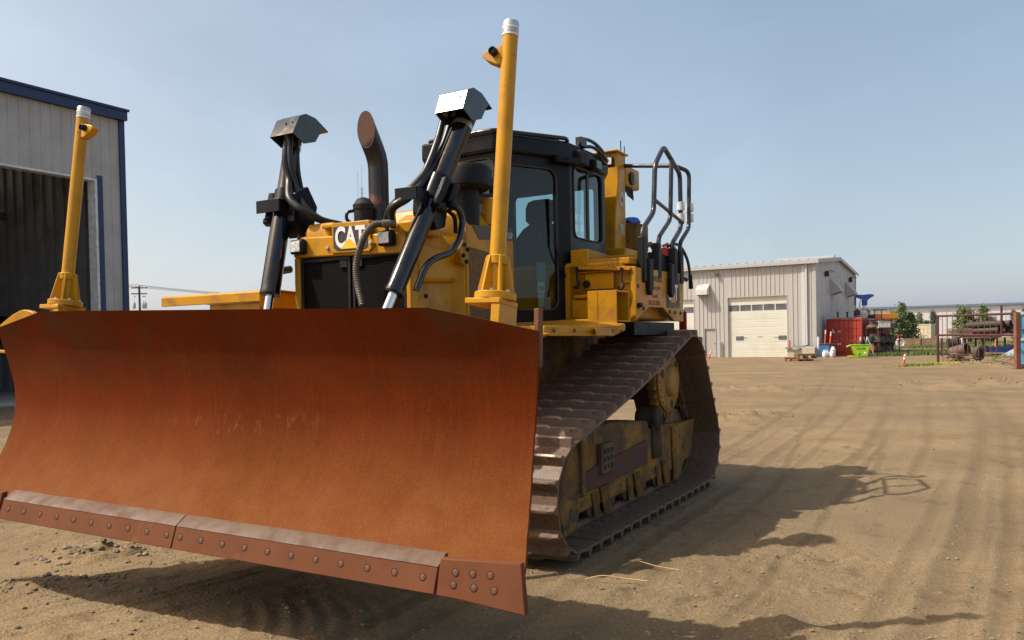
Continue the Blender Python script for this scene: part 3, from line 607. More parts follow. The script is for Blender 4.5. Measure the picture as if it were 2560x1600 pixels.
MB().bb((1.93, -.66, 2.07), (1.96, -.5, 2.10)).obj('bracket_rod', M('rod_orange', (.45, .16, .03), .5), dz)
# corrugated conduit drooping in front of the grille
pts = spline([(2.13, .42, 2.435), (2.17, .36, 2.44), (2.19, .30, 2.40), (2.18, .225, 2.31), (2.17, .165, 2.16), (2.17, .175, 2.02), (2.20, .24, 1.86)], 26)
MB().tube(pts, .026, 14, [.0265 if i % 3 else .021 for i in range(len(pts))]).obj('corrugated_hose', M('conduit', (.07, .065, .05), .55, c2=(.13, .11, .08), scale=8), dz, ang=80)
MB().cyl((2.08, .46, 2.45), (2.16, .40, 2.44), .027, n=14).obj('hose_sleeve', M('sleeve', (.16, .14, .11), .6), dz)
# ---- hood ----------------------------------------------------
hd = MB()
prof_ = [(-.53, 1.45), (-.53, 2.30), (-.46, 2.42), (-.30, 2.47), (.30, 2.47), (.46, 2.42), (.53, 2.30), (.53, 1.45)]
rear = [(-.60, 1.45), (-.60, 2.45), (-.52, 2.60), (-.30, 2.66), (.30, 2.66), (.52, 2.60), (.62, 2.45), (.62, 1.45)]
hd.loft([[V((2.02, y, z)) for y, z in prof_], [V((1.52, y, z + .03)) for y, z in prof_], [V((1.44, y, z)) for y, z in rear], [V((.86, y, z + (.06 if z > 2.3 else 0))) for y, z in rear], [V((.50, y * .62, z + (.08 if z > 2.3 else 0))) for y, z in rear]])
hood = hd.obj('engine_hood', yellow, dz, .012)
# engine side door: flat panel, shoulder, pillar, black decal band
MB().bb((.70, .60, 1.50), (1.43, .632, 2.50)).obj('engine_door', yellow, hood, .006)
MB().add([(.98, .634, 1.62), (1.40, .634, 1.62), (1.40, .634, 2.33), (.98, .634, 2.30)], [(0, 1, 2, 3)]).obj('door_screen', M('screen_brown', (.16, .085, .022), .75, c2=(.12, .065, .02), scale=30), hood)
MB().prism([(1.355, 2.505), (.71, 2.545), (.71, 2.44), (1.245, 2.40)], 'y', .634, .6365).obj('decal_band', M('decal_dark', (.075, .05, .022), .5), hood)
MB().prism([(.86, 2.535), (.71, 2.545), (.71, 2.44), (.86, 2.43)], 'y', .6366, .6375).obj('model_plate', decal_black, hood)
text('model_lettering', 'LGP', .075, decal_white, hood, basis((-1, 0, 0), (0, 0, 1), (.765, .6385, 2.475)), .001, .62, -.002)
sp_ = MB(); sp_.tube([(1.36, .555, 1.45), (1.36, .555, 2.02), (1.37, .54, 2.05)], .03, 12); sp_.bb((1.3, .53, 1.45), (1.42, .56, 1.9)); sp_.obj('corner_pillar', yellow, hood, .01)
bp = MB().prism([(1.44, 2.33), (1.50, 2.37), (1.56, 2.30), (1.53, 2.19), (1.47, 2.17), (1.43, 2.22)], 'y', .60, .655); bp = bp.obj('bolt_plate', yellow, hood, .01)
many('plate_bolt', MB().lathe([(.017, 0), (.017, .016), (.009, .018), (0, .018)], n=6), black_matte, bp, [((x, .655, z), (0, 1, 0)) for x, z in ((1.50, 2.335), (1.455, 2.30), (1.515, 2.25), (1.475, 2.205))])
MB().prism([(1.46, 2.05), (1.98, 2.02), (2.0, 2.22), (1.9, 2.33), (1.5, 2.28), (1.44, 2.16)], 'y', .50, .575).obj('nose_flare', yellow, hood, .035, 3)
many('hood_bolt', MB().lathe([(.018, 0), (.018, .014), (0, .016)], n=8), dark, hood, [((x, .578 if z > 2.03 else .56, z), (0, 1, 0)) for x, z in ((1.88, 1.93), (1.40, 1.98), (1.40, 1.84))])
# nose: yellow band, grille, logo plate
fr = MB(); fr.prism([(-.56, 2.27), (-.56, 2.40), (-.50, 2.425), (.44, 2.385), (.52, 2.36), (.56, 2.30), (.56, 2.23)], 'x', 2.0, 2.07)
fr.bb((1.98, -.56, 1.4), (2.065, -.505, 2.27)); fr.bb((1.98, .53, 1.4), (2.065, .575, 2.23)); fr.obj('nose_band', yellow, hood, .012)
for y0, y1 in ((-.50, .0), (.02, .525)):
    gr = MB().bb((2.02, y0, 1.45), (2.04, y1, 2.262)); gr = gr.obj('grille', grille_m, dz, .004)
    f_ = MB()
    for a in ((y0, 1.45, y0 + .025, 2.25), (y1 - .025, 1.45, y1, 2.25), (y0 + .026, 2.225, y1 - .026, 2.25)): f_.bb((2.041, a[0], a[1]), (2.052, a[2], a[3]))
    f_.bb((2.041, (y1 - .10) if y0 < 0 else y0 + .026, 2.165), (2.056, (y1 - .026) if y0 < 0 else y0 + .10, 2.224))
    f_.obj('grille_frame', black_matte, gr, .003)
MB().prism([(-.14, 2.50), (.22, 2.49), (.23, 2.36), (.27, 2.32), (.215, 2.265), (-.15, 2.275)], 'x', 2.071, 2.086).obj('logo_plate', yellow, hood, .004)
lp = MB().prism([(-.125, 2.47), (.205, 2.455), (.205, 2.30), (.165, 2.285), (-.09, 2.29), (-.125, 2.315)], 'x', 2.0865, 2.089).obj('logo', decal_black, hood)
text('logo_lettering', 'CAT', .205, decal_white, hood, basis((0, 1, -.04), (0, 0, 1), (2.0905, .038, 2.378)), .001, .70)
MB().prism([(-.055, 2.300), (.125, 2.297), (.036, 2.375)], 'x', 2.0925, 2.094).obj('logo_triangle', decal_yellow, hood)
MB().prism([(-.26, 2.505), (.20, 2.50), (.20, 2.47), (-.26, 2.47)], 'x', 1.75, 2.07).obj('nose_cover', yellow, hood, .01)
MB().prism([(1.74, 2.50), (2.0, 2.53), (2.04, 2.46), (2.04, 2.40), (1.74, 2.40)], 'y', -.46, -.20).obj('nose_cover', yellow, hood, .015)
MB().prism([(1.66, 2.53), (1.9, 2.53), (2.0, 2.47), (2.0, 2.38), (1.66, 2.38)], 'y', .40, .56).obj('nose_cover', yellow, hood, .015)
for y in (-.475, .39):
    hl = MB().bb((2.07, y - .062, 2.29), (2.13, y + .066, 2.40)).obj('headlight', black_matte, dz, .012)
    MB().bb((2.131, y - .046, 2.305), (2.139, y + .048, 2.386)).obj('headlight_lens', lens, hl, .004)
    MB().bb((2.08, y - .01, 2.395), (2.10, y + .01, 2.44)).obj('headlight_mount', black_matte, hl)
many('nose_bolt', MB().lathe([(.016, 0), (.016, .012), (0, .014)], n=10), steel, hood, [((2.071 if y < 0 else 2.087, y, z), (1, 0, 0)) for y, z in ((-.20, 2.32), (.235, 2.325))])
# ---- stacks on the hood --------------------------------------
es = MB(); n = 28; rings = []
path = [(1.70, 2.50, 0, .094), (1.70, 2.62, 0, .082), (1.70, 2.66, 0, .079), (1.70, 2.95, 0, .078), (1.704, 3.0, 9, .079), (1.724, 3.06, 21, .080), (1.756, 3.115, 31, .081)]
for x, z, a, r in path:
    a = R(a); rings.append([V((x + math.cos(a) * r * math.cos(t), r * math.sin(t), z - math.sin(a) * r * math.cos(t))) for t in [2 * math.pi * k / n for k in range(n)]])
a = R(33); d = V((math.sin(a), 0, math.cos(a))); last = []
for p in rings[-1]:                                            # slash cut
    q = p - V((1.835, 0, 3.2)); nn = V((1, .10, .02)).normalized(); t = -q.dot(nn) / d.dot(nn); last.append(p + d * t)
rings.append(last); es.loft(rings, True, False)
ctr = sum(last, V()) / n; inner = [ctr + (p - ctr) * .93 for p in last]
es.loft([last, inner], True, False); deep = [p - d * .10 for p in inner]
ex = es.obj('exhaust_stack', M('stack_paint', (.020, .019, .022), .45, c2=(.05, .028, .02), scale=4, lo=.5, hi=.7, c3=(.20, .075, .04), scale3=3.2, lo3=.60, hi3=.68), dz)
MB().loft([inner, deep], True, True).obj('stack_mouth', rust_dark, ex)
pc = MB().lathe([(.074, 2.47), (.074, 2.62)], (1.86, -.02, 0), n=24).lathe([(.08, 2.62), (.082, 2.655), (.072, 2.665), (.05, 2.70), (.02, 2.712), (0, 2.713)], (1.86, -.02, 0), n=24).obj('breather', black_matte, dz)
MB().tube(fillet([(1.93, -.06, 2.50), (1.96, -.11, 2.54), (1.95, -.11, 2.60), (1.91, -.07, 2.61)], .03), .013, 8).obj('breather_tube', black, pc)
ai = MB().lathe([(.10, 2.5), (.10, 2.80)], (1.24, .52, 0), n=24).lathe([(.17, 2.80), (.20, 2.825), (.205, 2.95), (.185, 2.985), (.10, 3.005), (0, 3.01)], (1.24, .52, 0), n=32).obj('intake_cap', black_matte, dz)
MB().lathe([(.075, 2.6), (.075, 2.74), (.15, 2.745), (.15, 2.76), (.14, 2.86), (.11, 2.945), (.0, 2.955)], (.97, .40, 0), n=28).obj('muffler_dome', M('muffler_grey', (.26, .26, .27), .5, c2=(.18, .17, .17), scale=4), dz)
MB().cyl((.99, .56, 2.55), (.99, .56, 2.76), .05, n=16).obj('filler_neck', yellow, dz)
MB().tube(fillet([(1.28, .56, 2.64), (1.20, .58, 2.77), (.9, .58, 2.80), (.80, .60, 2.80)], .06), .015, 8).obj('hood_rail', black, dz)
# ---- tractor body --------------------------------------------
bd = MB(); bd.prism([(1.6, .55), (1.6, 1.5), (-1.35, 1.75), (-1.35, .9), (-1.0, .62)], 'y', -.48, .48); bd.obj('main_frame', yellow_dirty, dz, .02)
tk = MB(); tk.prism([(-.1, 1.76), (-.1, 2.30), (-.7, 2.36), (-1.55, 2.36), (-1.62, 1.76)], 'y', -1.34, 1.30); tank = tk.obj('fuel_tank', yellow, dz, .03)
# ---- tracks ---------------------------------------------------
CIR = [(1.45, .475, .475), (-1.20, 1.175, .505), (-1.63, .485, .485)]
segs = []
for i in range(3):
    a, b = CIR[i], CIR[(i + 1) % 3]; d = V((b[0] - a[0], 0, b[1] - a[1])); L_ = d.length; d.normalize(); k = (a[2] - b[2]) / L_; rgt = V((d.z, 0, -d.x))
    nn = d * k + rgt * math.sqrt(1 - k * k); segs.append((V((a[0], 0, a[1])) + nn * a[2], V((b[0], 0, b[1])) + nn * b[2], nn))
pathp = []
for i in range(3):
    p, q, nn = segs[i]; m = 60
    for k in range(m): pathp.append(p.lerp(q, k / m) + (V((0, 0, -.035 * math.sin(math.pi * k / m))) if i == 0 else V()))
    c = CIR[(i + 1) % 3]; n2 = segs[(i + 1) % 3][2]; a0 = math.atan2(nn.z, nn.x); a1 = math.atan2(n2.z, n2.x)
    while a1 < a0: a1 += 2 * math.pi
    for k in range(m):
        a = a0 + (a1 - a0) * k / m; pathp.append(V((c[0] + c[2] * math.cos(a), 0, c[1] + c[2] * math.sin(a))))
cum = [0]
for i in range(len(pathp)): cum.append(cum[-1] + (pathp[(i + 1) % len(pathp)] - pathp[i]).length)
TOT = cum[-1]; NS = int(round(TOT / .203))
def on_path(s):
    s %= TOT; i = max(0, int(np.searchsorted(cum, s, 'right')) - 1); i = min(i, len(pathp) - 1); f = (s - cum[i]) / (cum[i + 1] - cum[i]); return pathp[i].lerp(pathp[(i + 1) % len(pathp)], f)
P_ = TOT / NS
sh = MB()   # local x = along travel, y = across, z = outwards (0 = grouser tip)
w = .457
sec = [(-P_ * .5 - .018, -.088), (-P_ * .5 + .012, -.066), (P_ * .5 - .070, -.070), (P_ * .5 - .038, -.012), (P_ * .5 - .030, .0), (P_ * .5 - .010, .0), (P_ * .5 - .005, -.010), (P_ * .5 + .003, -.066), (P_ * .5 + .006, -.088)]
def secw(y, up): return [V((x, y, z + (up if z > -.02 else 0))) for x, z in sec]
ys = [(-w, -.018), (-w + .05, -.012), (-.19, -.010), (-.16, .004), (-.05, .004), (-.02, -.008), (.09, -.008), (.12, .004), (.17, .002), (.2, -.010), (w - .05, -.012), (w, -.018)]
sh.loft([secw(y, u) for y, u in ys])
for yy in (-.11, .11): sh.prism([(-P_ * .53, -.087), (P_ * .47, -.087), (P_ * .50, -.11), (P_ * .35, -.135), (-P_ * .4, -.135), (-P_ * .55, -.10)], 'y', yy - .028, yy + .028)
sh.cyl((-P_ * .5, -.085, -.105), (-P_ * .5, .085, -.105), .032, n=10)
for x in (-.045, .01):
    for y in (-.11, .11): sh.lathe([(.016, -.070), (.016, -.052), (0, -.050)], (x, y, 0), (0, 0, 1), 6)
def shoe_mat():
    m = shoe_m
    return m
shoe0 = sh.obj('shoe', shoe_m, None, .003, 1); shoe0.data.materials.append(worn)
for p in shoe0.data.polygons:
    c = p.center
    if c.z > -.012 and c.x > 0: p.material_index = 1
for side in (1, -1):
    trk = bpy.data.objects.new('track', None); col.objects.link(trk); trk.parent = dz; trk.location = (0, side * 1.143, 0)
    for k in range(NS):
        s = k * P_ + .07; p = on_path(s); t = (on_path(s + P_ * .4) - on_path(s - P_ * .4)).normalized(); nn = V((t.z, 0, -t.x))
        o = shoe0 if (k == 0 and side == 1) else shoe0.copy()
        if o is not shoe0: col.objects.link(o)
        o.parent = trk; o.matrix_local = Matrix(((t.x, 0, nn.x, p.x), (0, -1, 0, 0), (t.z, 0, nn.z, p.z), (0, 0, 0, 1)))
    # roller frame, guard plates, rollers, idlers, sprocket
    c0 = side * 1.143; so_ = side
    tf = MB(); yA, yB = c0 - .17, c0 + .17
    tf.prism([(1.05, .78), (1.28, .55), (1.0, .21), (-1.5, .22), (-1.80, .42), (-1.80, .69), (-.66, .72), (-.62, .80), (.13, .86), (.67, .88)], 'y', yA, yB)
    fo = tf.obj('roller_frame', yellow_dirty, dz, .018)
    yo = c0 + side * .172; yo2 = c0 + side * .20
    gp = MB(); gp.prism([(1.06, .81), (1.30, .60), (1.37, .33), (1.28, .10), (1.10, .12), (1.00, .30), (.95, .5)], 'y', yo, yo2 + side * .02); gp.prism([(.95, .36), (.95, .82), (.98, .84), (1.02, .82), (1.02, .36)], 'y', yo, yo2 + side * .05); gp.obj('guard_plate', yellow_dirty, fo, .012); gp = MB()
    gp.prism([(-1.98, .70), (-1.86, .30), (-1.60, .28), (-1.42, .10), (-1.30, .12), (-1.25, .68)], 'y', yo, yo2); gp.obj('guard_plate', yellow_dirty, fo, .012)
    for x in (-1.05, -.30, .45):
        gp = MB(); gp.prism([(x - .13, .12), (x + .02, .12), (x + .10, .36), (x - .05, .36)], 'y', yo, yo2 - side * .005); gp.prism([(x + .08, .12), (x + .20, .12), (x + .26, .34), (x + .14, .34)], 'y', yo - side * .004, yo2 - side * .012); gp.obj('roller_guard', M('guard_mud', (.20, .105, .022), .85, c2=(.09, .058, .034), scale=7, spec=.1), fo, .012)
    st = MB(); st.prism([(-.55, .40), (.93, .36), (.93, .52), (-.55, .63)], 'y', yo - side * .002, yo + side * .02); st.obj('wear_strip', rust_dark, fo, .006)
    cl = MB(); cl.bb((.33, yo, .47), (.58, yo + side * .05, .72))
    for x in (.39, .455, .52):
        for z in (.53, .595, .66): cl.lathe([(.022, 0), (.022, .02), (0, .022)], (x, yo + side * .05, z), (0, side, 0), 6)
    cl.obj('pivot_cap', M('cap_mud', (.12, .075, .04), .85, c2=(.06, .04, .03), scale=12), fo, .01)
    ax_ = MB(); ax_.bb((-.93, yo - side * .02, .42), (-.70, yo + side * .03, .85)); ax_.cyl((-.80, c0, .80), (-.80, yo + side * .05, .80), .11); ax_.obj('pivot_block', M('mud_dark', (.085, .058, .036), .95, c2=(.05, .035, .024), scale=6, spec=.1), fo, .02)
    many('track_roller', MB().lathe([(.10, -.16), (.115, -.155), (.115, -.09), (.09, -.085), (.09, .085), (.115, .09), (.115, .155), (.10, .16)], n=20), rust_dark, fo, [((x, c0, .245), (0, 1, 0)) for x in (-1.25, -.87, -.49, -.11, .27, .65, 1.0)])
    for cx, cz, r in ((1.45, .475, .335), (-1.63, .485, .345)):
        MB().lathe([(.10, -.12), (r - .06, -.10), (r - .03, -.085), (r, -.08), (r, .08), (r - .03, .085), (r - .06, .10), (.10, .12)], (cx, c0, cz), (0, 1, 0), 32).obj('idler', shoe_m, dz)
    sk = MB(); nt_ = 25; rg = []
    for k in range(nt_ * 4):
        a = 2 * math.pi * k / (nt_ * 4); rr = .372 if k % 4 in (1, 2) else .325; rg.append((-1.20 + rr * math.cos(a), 1.15 + rr * math.sin(a)))
    ys_ = c0 + side * .13; sk.prism(rg, 'y', ys_ - side * .05, ys_ + side * .03)
    spk = sk.obj('sprocket', yellow_dirty, dz, .004)
    fd = MB().lathe([(.31, .0), (.315, .035), (.30, .045), (.17, .05), (.15, .09), (.13, .10), (0, .105)], (-1.20, ys_ + side * .02, 1.15), (0, side, 0), 40)
    fd.obj('final_drive_hub', M('hub_yellow', (.36, .19, .035), .65, c2=(.24, .135, .04), scale=6), spk)
    many('hub_hole', MB().lathe([(.045, 0), (.045, .004), (0, .004)], n=16), rust_dark, spk, [((-1.20 + .235 * math.cos(R(a)), ys_ + side * .066, 1.15 + .235 * math.sin(R(a))), (0, side, 0)) for a in (20, 140, 260)])
    many('hub_bolt', MB().lathe([(.009, 0), (.009, .008), (0, .008)], n=6), rust_dark, spk, [((-1.20 + .292 * math.cos(a), ys_ + side * .064, 1.15 + .292 * math.sin(a)), (0, side, 0)) for a in [2 * math.pi * k / 24 for k in range(24)]])
# carrier housing seen through the gap behind the frame
MB().cyl((-1.20, .45, 1.15), (-1.20, 1.2, 1.15), .20).obj('axle_housing', yellow_dirty, dz)
# ---- cab -------------------------------------------------------
cab = bpy.data.objects.new('cab', None); col.objects.link(cab); cab.parent = dz; cab.scale = (1.06, 1.06, 1.06); cab.location = (-.397, -.243, -.096); CY = .2292     # cab drawn about its own centre line y = CY
def my(y, s): return y if s > 0 else 2 * CY - y
ZB, ZT = 1.74, 3.20
PL = [(.88, .60), (.22, .94), (-.55, .94), (-.86, .76)]
def pane(pts, nn, name='window', parent=None):
    c = sum((V(p) for p in pts), V()) / len(pts); k = [V(p) - nn * .012 for p in pts]; n_ = len(k)
    return MB().add(k + [c - nn * .012], [(i, (i + 1) % n_, n_) for i in range(n_)]).obj(name, glass, parent, smooth=False)
seal_m = M('window_seal', (.03, .03, .03), .5)
def facet(a, b, z0, z1, hole, name, rad=.07, par=None):
    mb = MB(); c = [(*a, z0), (*b, z0), (*b, z1), (*a, z1)]; d = (V(c[1]) - V(c[0])); nrm_ = d.cross(V((0, 0, 1))).normalized()
    cen = V(((a[0] + b[0]) / 2, (a[1] + b[1]) / 2, 0))
    if nrm_.dot(cen - V((-.1, CY, 0))) < 0: nrm_ = -nrm_
    out, nn = hole_panel(mb, c, hole, rad, .035, nrm_)
    o = mb.obj(name, black, par or cab, .004, ang=30)
    sl = MB().tube([p + nn * .004 for p in out] + [out[0] + nn * .004], .008, 8); sl.obj('window_seal', seal_m, o)
    pane(out, nn, 'window', o); return o, nn
for s in (1, -1):
    p = [(x, my(y, s)) for x, y in PL]
    dr, nn = facet(p[0], p[1], ZB, ZT, (.075, .075, .80, .915), 'cab_door', .09)
    if s > 0:
        A, Bq = V((*p[0], 0)), V((*p[1], 0)); dd = (Bq - A).normalized(); WD = (Bq - A).length
        def DP(u, z, off=.01): q = A + dd * (u * WD) + nn * off; return V((q.x, q.y, z))
        hn = MB().tube(fillet([DP(.02, 2.20, .03), DP(-.01, 2.20, .07), DP(-.01, 2.12, .07), DP(.02, 2.12, .03)], .02), .012, 8).obj('door_handle', black_matte, dr)
        MB().box(DP(-.01, 2.16, .02), (.05, .05, .12)).obj('door_hinge', steel, dr, .005); MB().box(DP(-.02, 2.76, .02), (.06, .05, .09)).obj('door_hinge', steel, dr, .005)
        for (u0, u1, z0, z1, m_, nm) in ((.515, .645, 2.10, 2.265, M('sticker_teal', (.16, .25, .28), .6), 'door_sticker'), (.53, .63, 2.00, 2.095, M('sticker_pale', (.55, .62, .60), .6), 'door_sticker'), (.535, .625, 1.875, 1.995, M('sticker_grey', (.42, .50, .48), .6), 'door_sticker')):
            MB().add([DP(u0, z0, -.02), DP(u1, z0, -.02), DP(u1, z1, -.02), DP(u0, z1, -.02)], [(0, 1, 2, 3)]).obj(nm, m_, dr)
        mk = MB()
        for u in (.55, .575, .60): mk.add([DP(u, 2.02, -.018), DP(u + .012, 2.02, -.018), DP(u + .012, 2.06, -.018), DP(u, 2.06, -.018)], [(0, 1, 2, 3)])
        mk.obj('sticker_print', decal_black, dr)
    sw, nn = facet(p[1], p[2], 2.36, ZT, (.10, .17, .90, .93), 'cab_side', .07)
    bar = MB().bb((-.20, my(.90, s), 2.50), (-.155, my(.935, s), 3.14)); bar.obj('window_bar', black, sw)
    facet(p[2], p[3], 2.36, ZT, (.22, .12, .80, .92), 'cab_corner', .05)
    lw = MB(); q0, q1 = (V((*p[1], 1.74)), V((*p[2], 1.74)))
    lw.bb((-.55, my(.90, s), 1.74), (.215, my(.935, s), 2.36)); lw.obj('cab_sill', yellow if s > 0 else black, cab)
facet((.88, my(.6, -1)), (.88, .60), 2.30, ZT, (.05, .30, .95, .92), 'cab_front', .09)
facet((-.86, my(.76, -1)), (-.86, .76), 2.22, ZT, (.06, .10, .94, .94), 'cab_rear', .08)
MB().bb((-.86, my(.76, -1), 1.74), (-.83, .76, 2.22)).obj('cab_rear_panel', black, cab)
MB().bb((.0, my(.90, -1) - .0, 1.74), (.80, my(.90, -1) + .03, 2.30)).obj('cab_far_panel', black, cab)
MB().prism([(.86, my(.58, -1)), (.86, .58), (.2, .9), (-.84, .74), (-.84, my(.74, -1)), (.2, my(.9, -1))], 'z', 1.70, 1.735).obj('cab_floor', black_matte, cab)
rf = MB(); rp = [(.93, .60), (.30, .965), (-.56, .975), (-.90, .79)]; rp = rp + [(x, my(y, -1)) for x, y in rp[::-1]]
rf.prism(rp, 'z', 3.17, 3.325); rf.obj('cab_roof', black, cab, .02)
rt_ = [(.90, .55), (.38, .86), (-.45, .86), (-.80, .70)]; rt_ = rt_ + [(x, my(y, -1)) for x, y in rt_[::-1]]
MB().prism(rt_, 'z', 3.325, 3.365).obj('roof_cap', black_matte, cab, .018)
MB().tube(fillet([(.945, .15, 3.335), (.94, .60, 3.335), (.34, .975, 3.335), (.27, .95, 3.33)], .03), .018, 10).obj('drip_rail', cyl_black, cab)
ha = MB(); ha.box((.30, .965, 3.155), (.26, .05, .05), Matrix.Rotation(R(-27), 3, 'Z'))
for k in range(3): ha.lathe([(.011, 0), (.011, .01), (0, .01)], (.40 - .035 * k, .952 + .016 * k, 3.16), (.5, .87, 0), 8)
ha.obj('door_latch_box', black_matte, cab, .008)
cl_ = MB(); cl_.bb((-.02, .94, 3.15), (.16, 1.03, 3.27)); cl_.bb((-.28, .945, 3.15), (-.16, 1.03, 3.25)); cl_.obj('roof_lamp_housing', black_matte, cab, .012)
MB().bb((-.275, 1.031, 3.165), (-.165, 1.036, 3.235)).obj('roof_lamp_lens', M('lens_dark', (.10, .10, .10), .1, .3), cab)
mess = MB()
for p_ in ([(.10, .96, 3.30), (.0, .97, 3.40), (-.25, .98, 3.41), (-.55, .95, 3.36), (-.75, .85, 3.35)], [(.0, .93, 3.33), (-.2, .99, 3.36), (-.5, .99, 3.30), (-.8, .84, 3.36)], [(-.3, .98, 3.40), (-.34, .99, 3.30), (-.5, .98, 3.27), (-.7, .9, 3.3)]): mess.tube(spline(p_, 6), .016, 8)
mess.bb((-.05, .93, 3.33), (.06, .99, 3.41)); mess.obj('roof_hose', rubber, cab)
# inside: headliner, seat, console, far posts
MB().prism([(.84, my(.55, -1)), (.84, .55), (.2, .88), (-.8, .70), (-.8, my(.70, -1)), (.2, my(.88, -1))], 'z', 3.10, 3.165).obj('headliner', M('headliner', (.05, .05, .05), .9), cab)
vis = MB().add([(.80, my(.5, -1), 3.10), (.80, .5, 3.10), (.74, .5, 2.93), (.74, my(.5, -1), 2.93)], [(0, 1, 2, 3)]).obj('sun_visor', M('visor', (.16, .14, .08), .8), cab)
st_ = bpy.data.objects.new('operator_seat', None); col.objects.link(st_); st_.parent = cab; st_.location = (0, CY, 0)
MB().loft([[V((x, y, 2.13 + .0)) for x, y in ((-.50, -.26), (.10, -.25), (.10, .25), (-.50, .26))], [V((x, y, 2.27)) for x, y in ((-.48, -.25), (.08, -.24), (.08, .24), (-.48, .25))]]).obj('seat_cushion', seat_m, st_, .05, 4)
rings = []
for z, x, w_, t_ in ((2.24, -.42, .25, .13), (2.45, -.47, .27, .14), (2.62, -.52, .26, .12), (2.72, -.55, .19, .10), (2.76, -.56, .13, .09)):
    rings.append([V((x + t_ * .5 * math.copysign(abs(math.cos(a)) ** .5, math.cos(a)), w_ * math.copysign(abs(math.sin(a)) ** .5, math.sin(a)), z)) for a in [2 * math.pi * k / 24 for k in range(24)]])
MB().loft(rings).obj('seat_back', seat_m, st_)
rings = []
for z, x, w_, t_ in ((2.755, -.56, .11, .09), (2.80, -.55, .155, .12), (2.93, -.56, .16, .12), (2.99, -.57, .14, .10), (3.01, -.575, .09, .06)):
    rings.append([V((x + t_ * .5 * math.copysign(abs(math.cos(a)) ** .6, math.cos(a)), w_ * math.copysign(abs(math.sin(a)) ** .6, math.sin(a)), z)) for a in [2 * math.pi * k / 24 for k in range(24)]])
MB().loft(rings).obj('headrest', seat_m, st_)
text('seat_lettering', 'CAT', .085, M('seat_thread', (.07, .075, .085), .8), st_, basis((0, 1, 0), (-.14, 0, 1), (-.43, .06, 2.60)), .001, .9)
cs = MB(); cs.prism([(.86, 1.74), (.86, 2.42), (.72, 2.50), (.55, 2.36), (.60, 1.74)], 'y', -.05, .50); cs.bb((-.4, -.35, 1.74), (.2, -.12, 2.40)); cs.bb((-.4, .58, 1.74), (.05, .74, 2.25)); cs.bb((-.35, .05, 1.74), (0, .42, 2.13))
cs.obj('console', M('console_grey', (.02, .021, .023), .7), cab, .03)
MB().tube([(.58, .12, 2.30), (.50, .12, 2.52)], .014, 8).obj('control_lever', black_matte, cab)
wp = MB().tube(spline([(.30, .925, 2.14), (.40, .89, 2.38), (.42, .885, 2.62), (.43, .885, 2.88)], 5), .008, 6)
wp.box((.41, .885, 2.62), (.02, .02, .44)); wp.obj('wiper', black_matte, cab)
# ---- deck, tool panel, step box --------------------------------
dk = MB(); dk.add([(1.70, 1.44, 1.692), (1.70, .40, 1.70), (-.12, .66, 1.77), (-.12, 1.12, 1.785), (.27, 1.46, 1.715), (.62, 1.50, 1.692)], [(0, 1, 2, 3, 4, 5)])
tp = list(dk.v); dk = MB(); dk.add(tp + [(x, y, z - .03) for x, y, z in tp], [tuple(range(6)), tuple(range(6, 12))[::-1]] + [(i, 6 + i, 6 + (i + 1) % 6, (i + 1) % 6) for i in range(6)])
dk.add([(1.70, 1.445, 1.694), (.62, 1.505, 1.694), (.27, 1.465, 1.717), (.27, 1.465, 1.66), (.62, 1.505, 1.612), (1.70, 1.445, 1.622)] + [(1.70, 1.43, 1.69), (.62, 1.49, 1.69), (.27, 1.45, 1.71), (.27, 1.45, 1.66), (.62, 1.49, 1.612), (1.70, 1.43, 1.622)], [(0, 1, 2, 3, 4, 5), (6, 11, 10, 9, 8, 7)] + [(i, (i + 1) % 6, 6 + (i + 1) % 6, 6 + i) for i in range(6)])
fdk = dk.obj('fender_deck', yellow, dz, .006)
def tread_mat():
    m = M('tread_plate', (.50, .235, .005), .5, c2=(.36, .157, .010), scale=2.6, lo=.5, hi=.75, spec=.25); t = m.node_tree; N = t.nodes; L = t.links; b = N['Principled BSDF']; src = b.inputs['Base Color'].links[0].from_socket
    tc = N.new('ShaderNodeTexCoord'); mp = N.new('ShaderNodeMapping'); mp.inputs['Rotation'].default_value = (0, 0, .785); mp.inputs['Scale'].default_value = (1, 1, .001); L.new(tc.outputs['Object'], mp.inputs[0])
    v = N.new('ShaderNodeTexVoronoi'); v.inputs['Scale'].default_value = 24; v.inputs['Randomness'].default_value = 0; L.new(mp.outputs[0], v.inputs[0])
    r = N.new('ShaderNodeMapRange'); r.inputs[1].default_value = .30; r.inputs[2].default_value = .22; L.new(v.outputs['Distance'], r.inputs[0])
    bp = N.new('ShaderNodeBump'); bp.inputs['Strength'].default_value = .9; bp.inputs['Distance'].default_value = .006; L.new(r.outputs[0], bp.inputs['Height']); L.new(bp.outputs[0], b.inputs['Normal'])
    mx = N.new('ShaderNodeMix'); mx.data_type = 'RGBA'; L.new(r.outputs[0], mx.inputs[0]); L.new(src, mx.inputs[6]); mx.inputs[7].default_value = (.22, .105, .015, 1); L.new(mx.outputs[2], b.inputs['Base Color'])   # worn grip nubs
    return m
fdk.data.materials.append(tread_mat())
for p in fdk.data.polygons:
    if abs(p.normal.z) > .9 and p.center.z > 1.70: p.material_index = 1
many('deck_bolt', MB().lathe([(.014, 0), (.014, .012), (0, .014)], n=8), M('bolt_brown', (.12, .07, .03), .6), fdk, [((x, 1.447 + (1.7 - x) * .055, 1.658), (.05, 1, 0)) for x in (1.58, 1.28, .93, .82, .66, .50)])
MB().prism([(.98, 1.676), (.64, 1.676), (.64, 1.618), (.98, 1.618)], 'y', 1.505, 1.512).obj('deck_patch', yellow, fdk, .002).rotation_euler = (0, 0, 0)
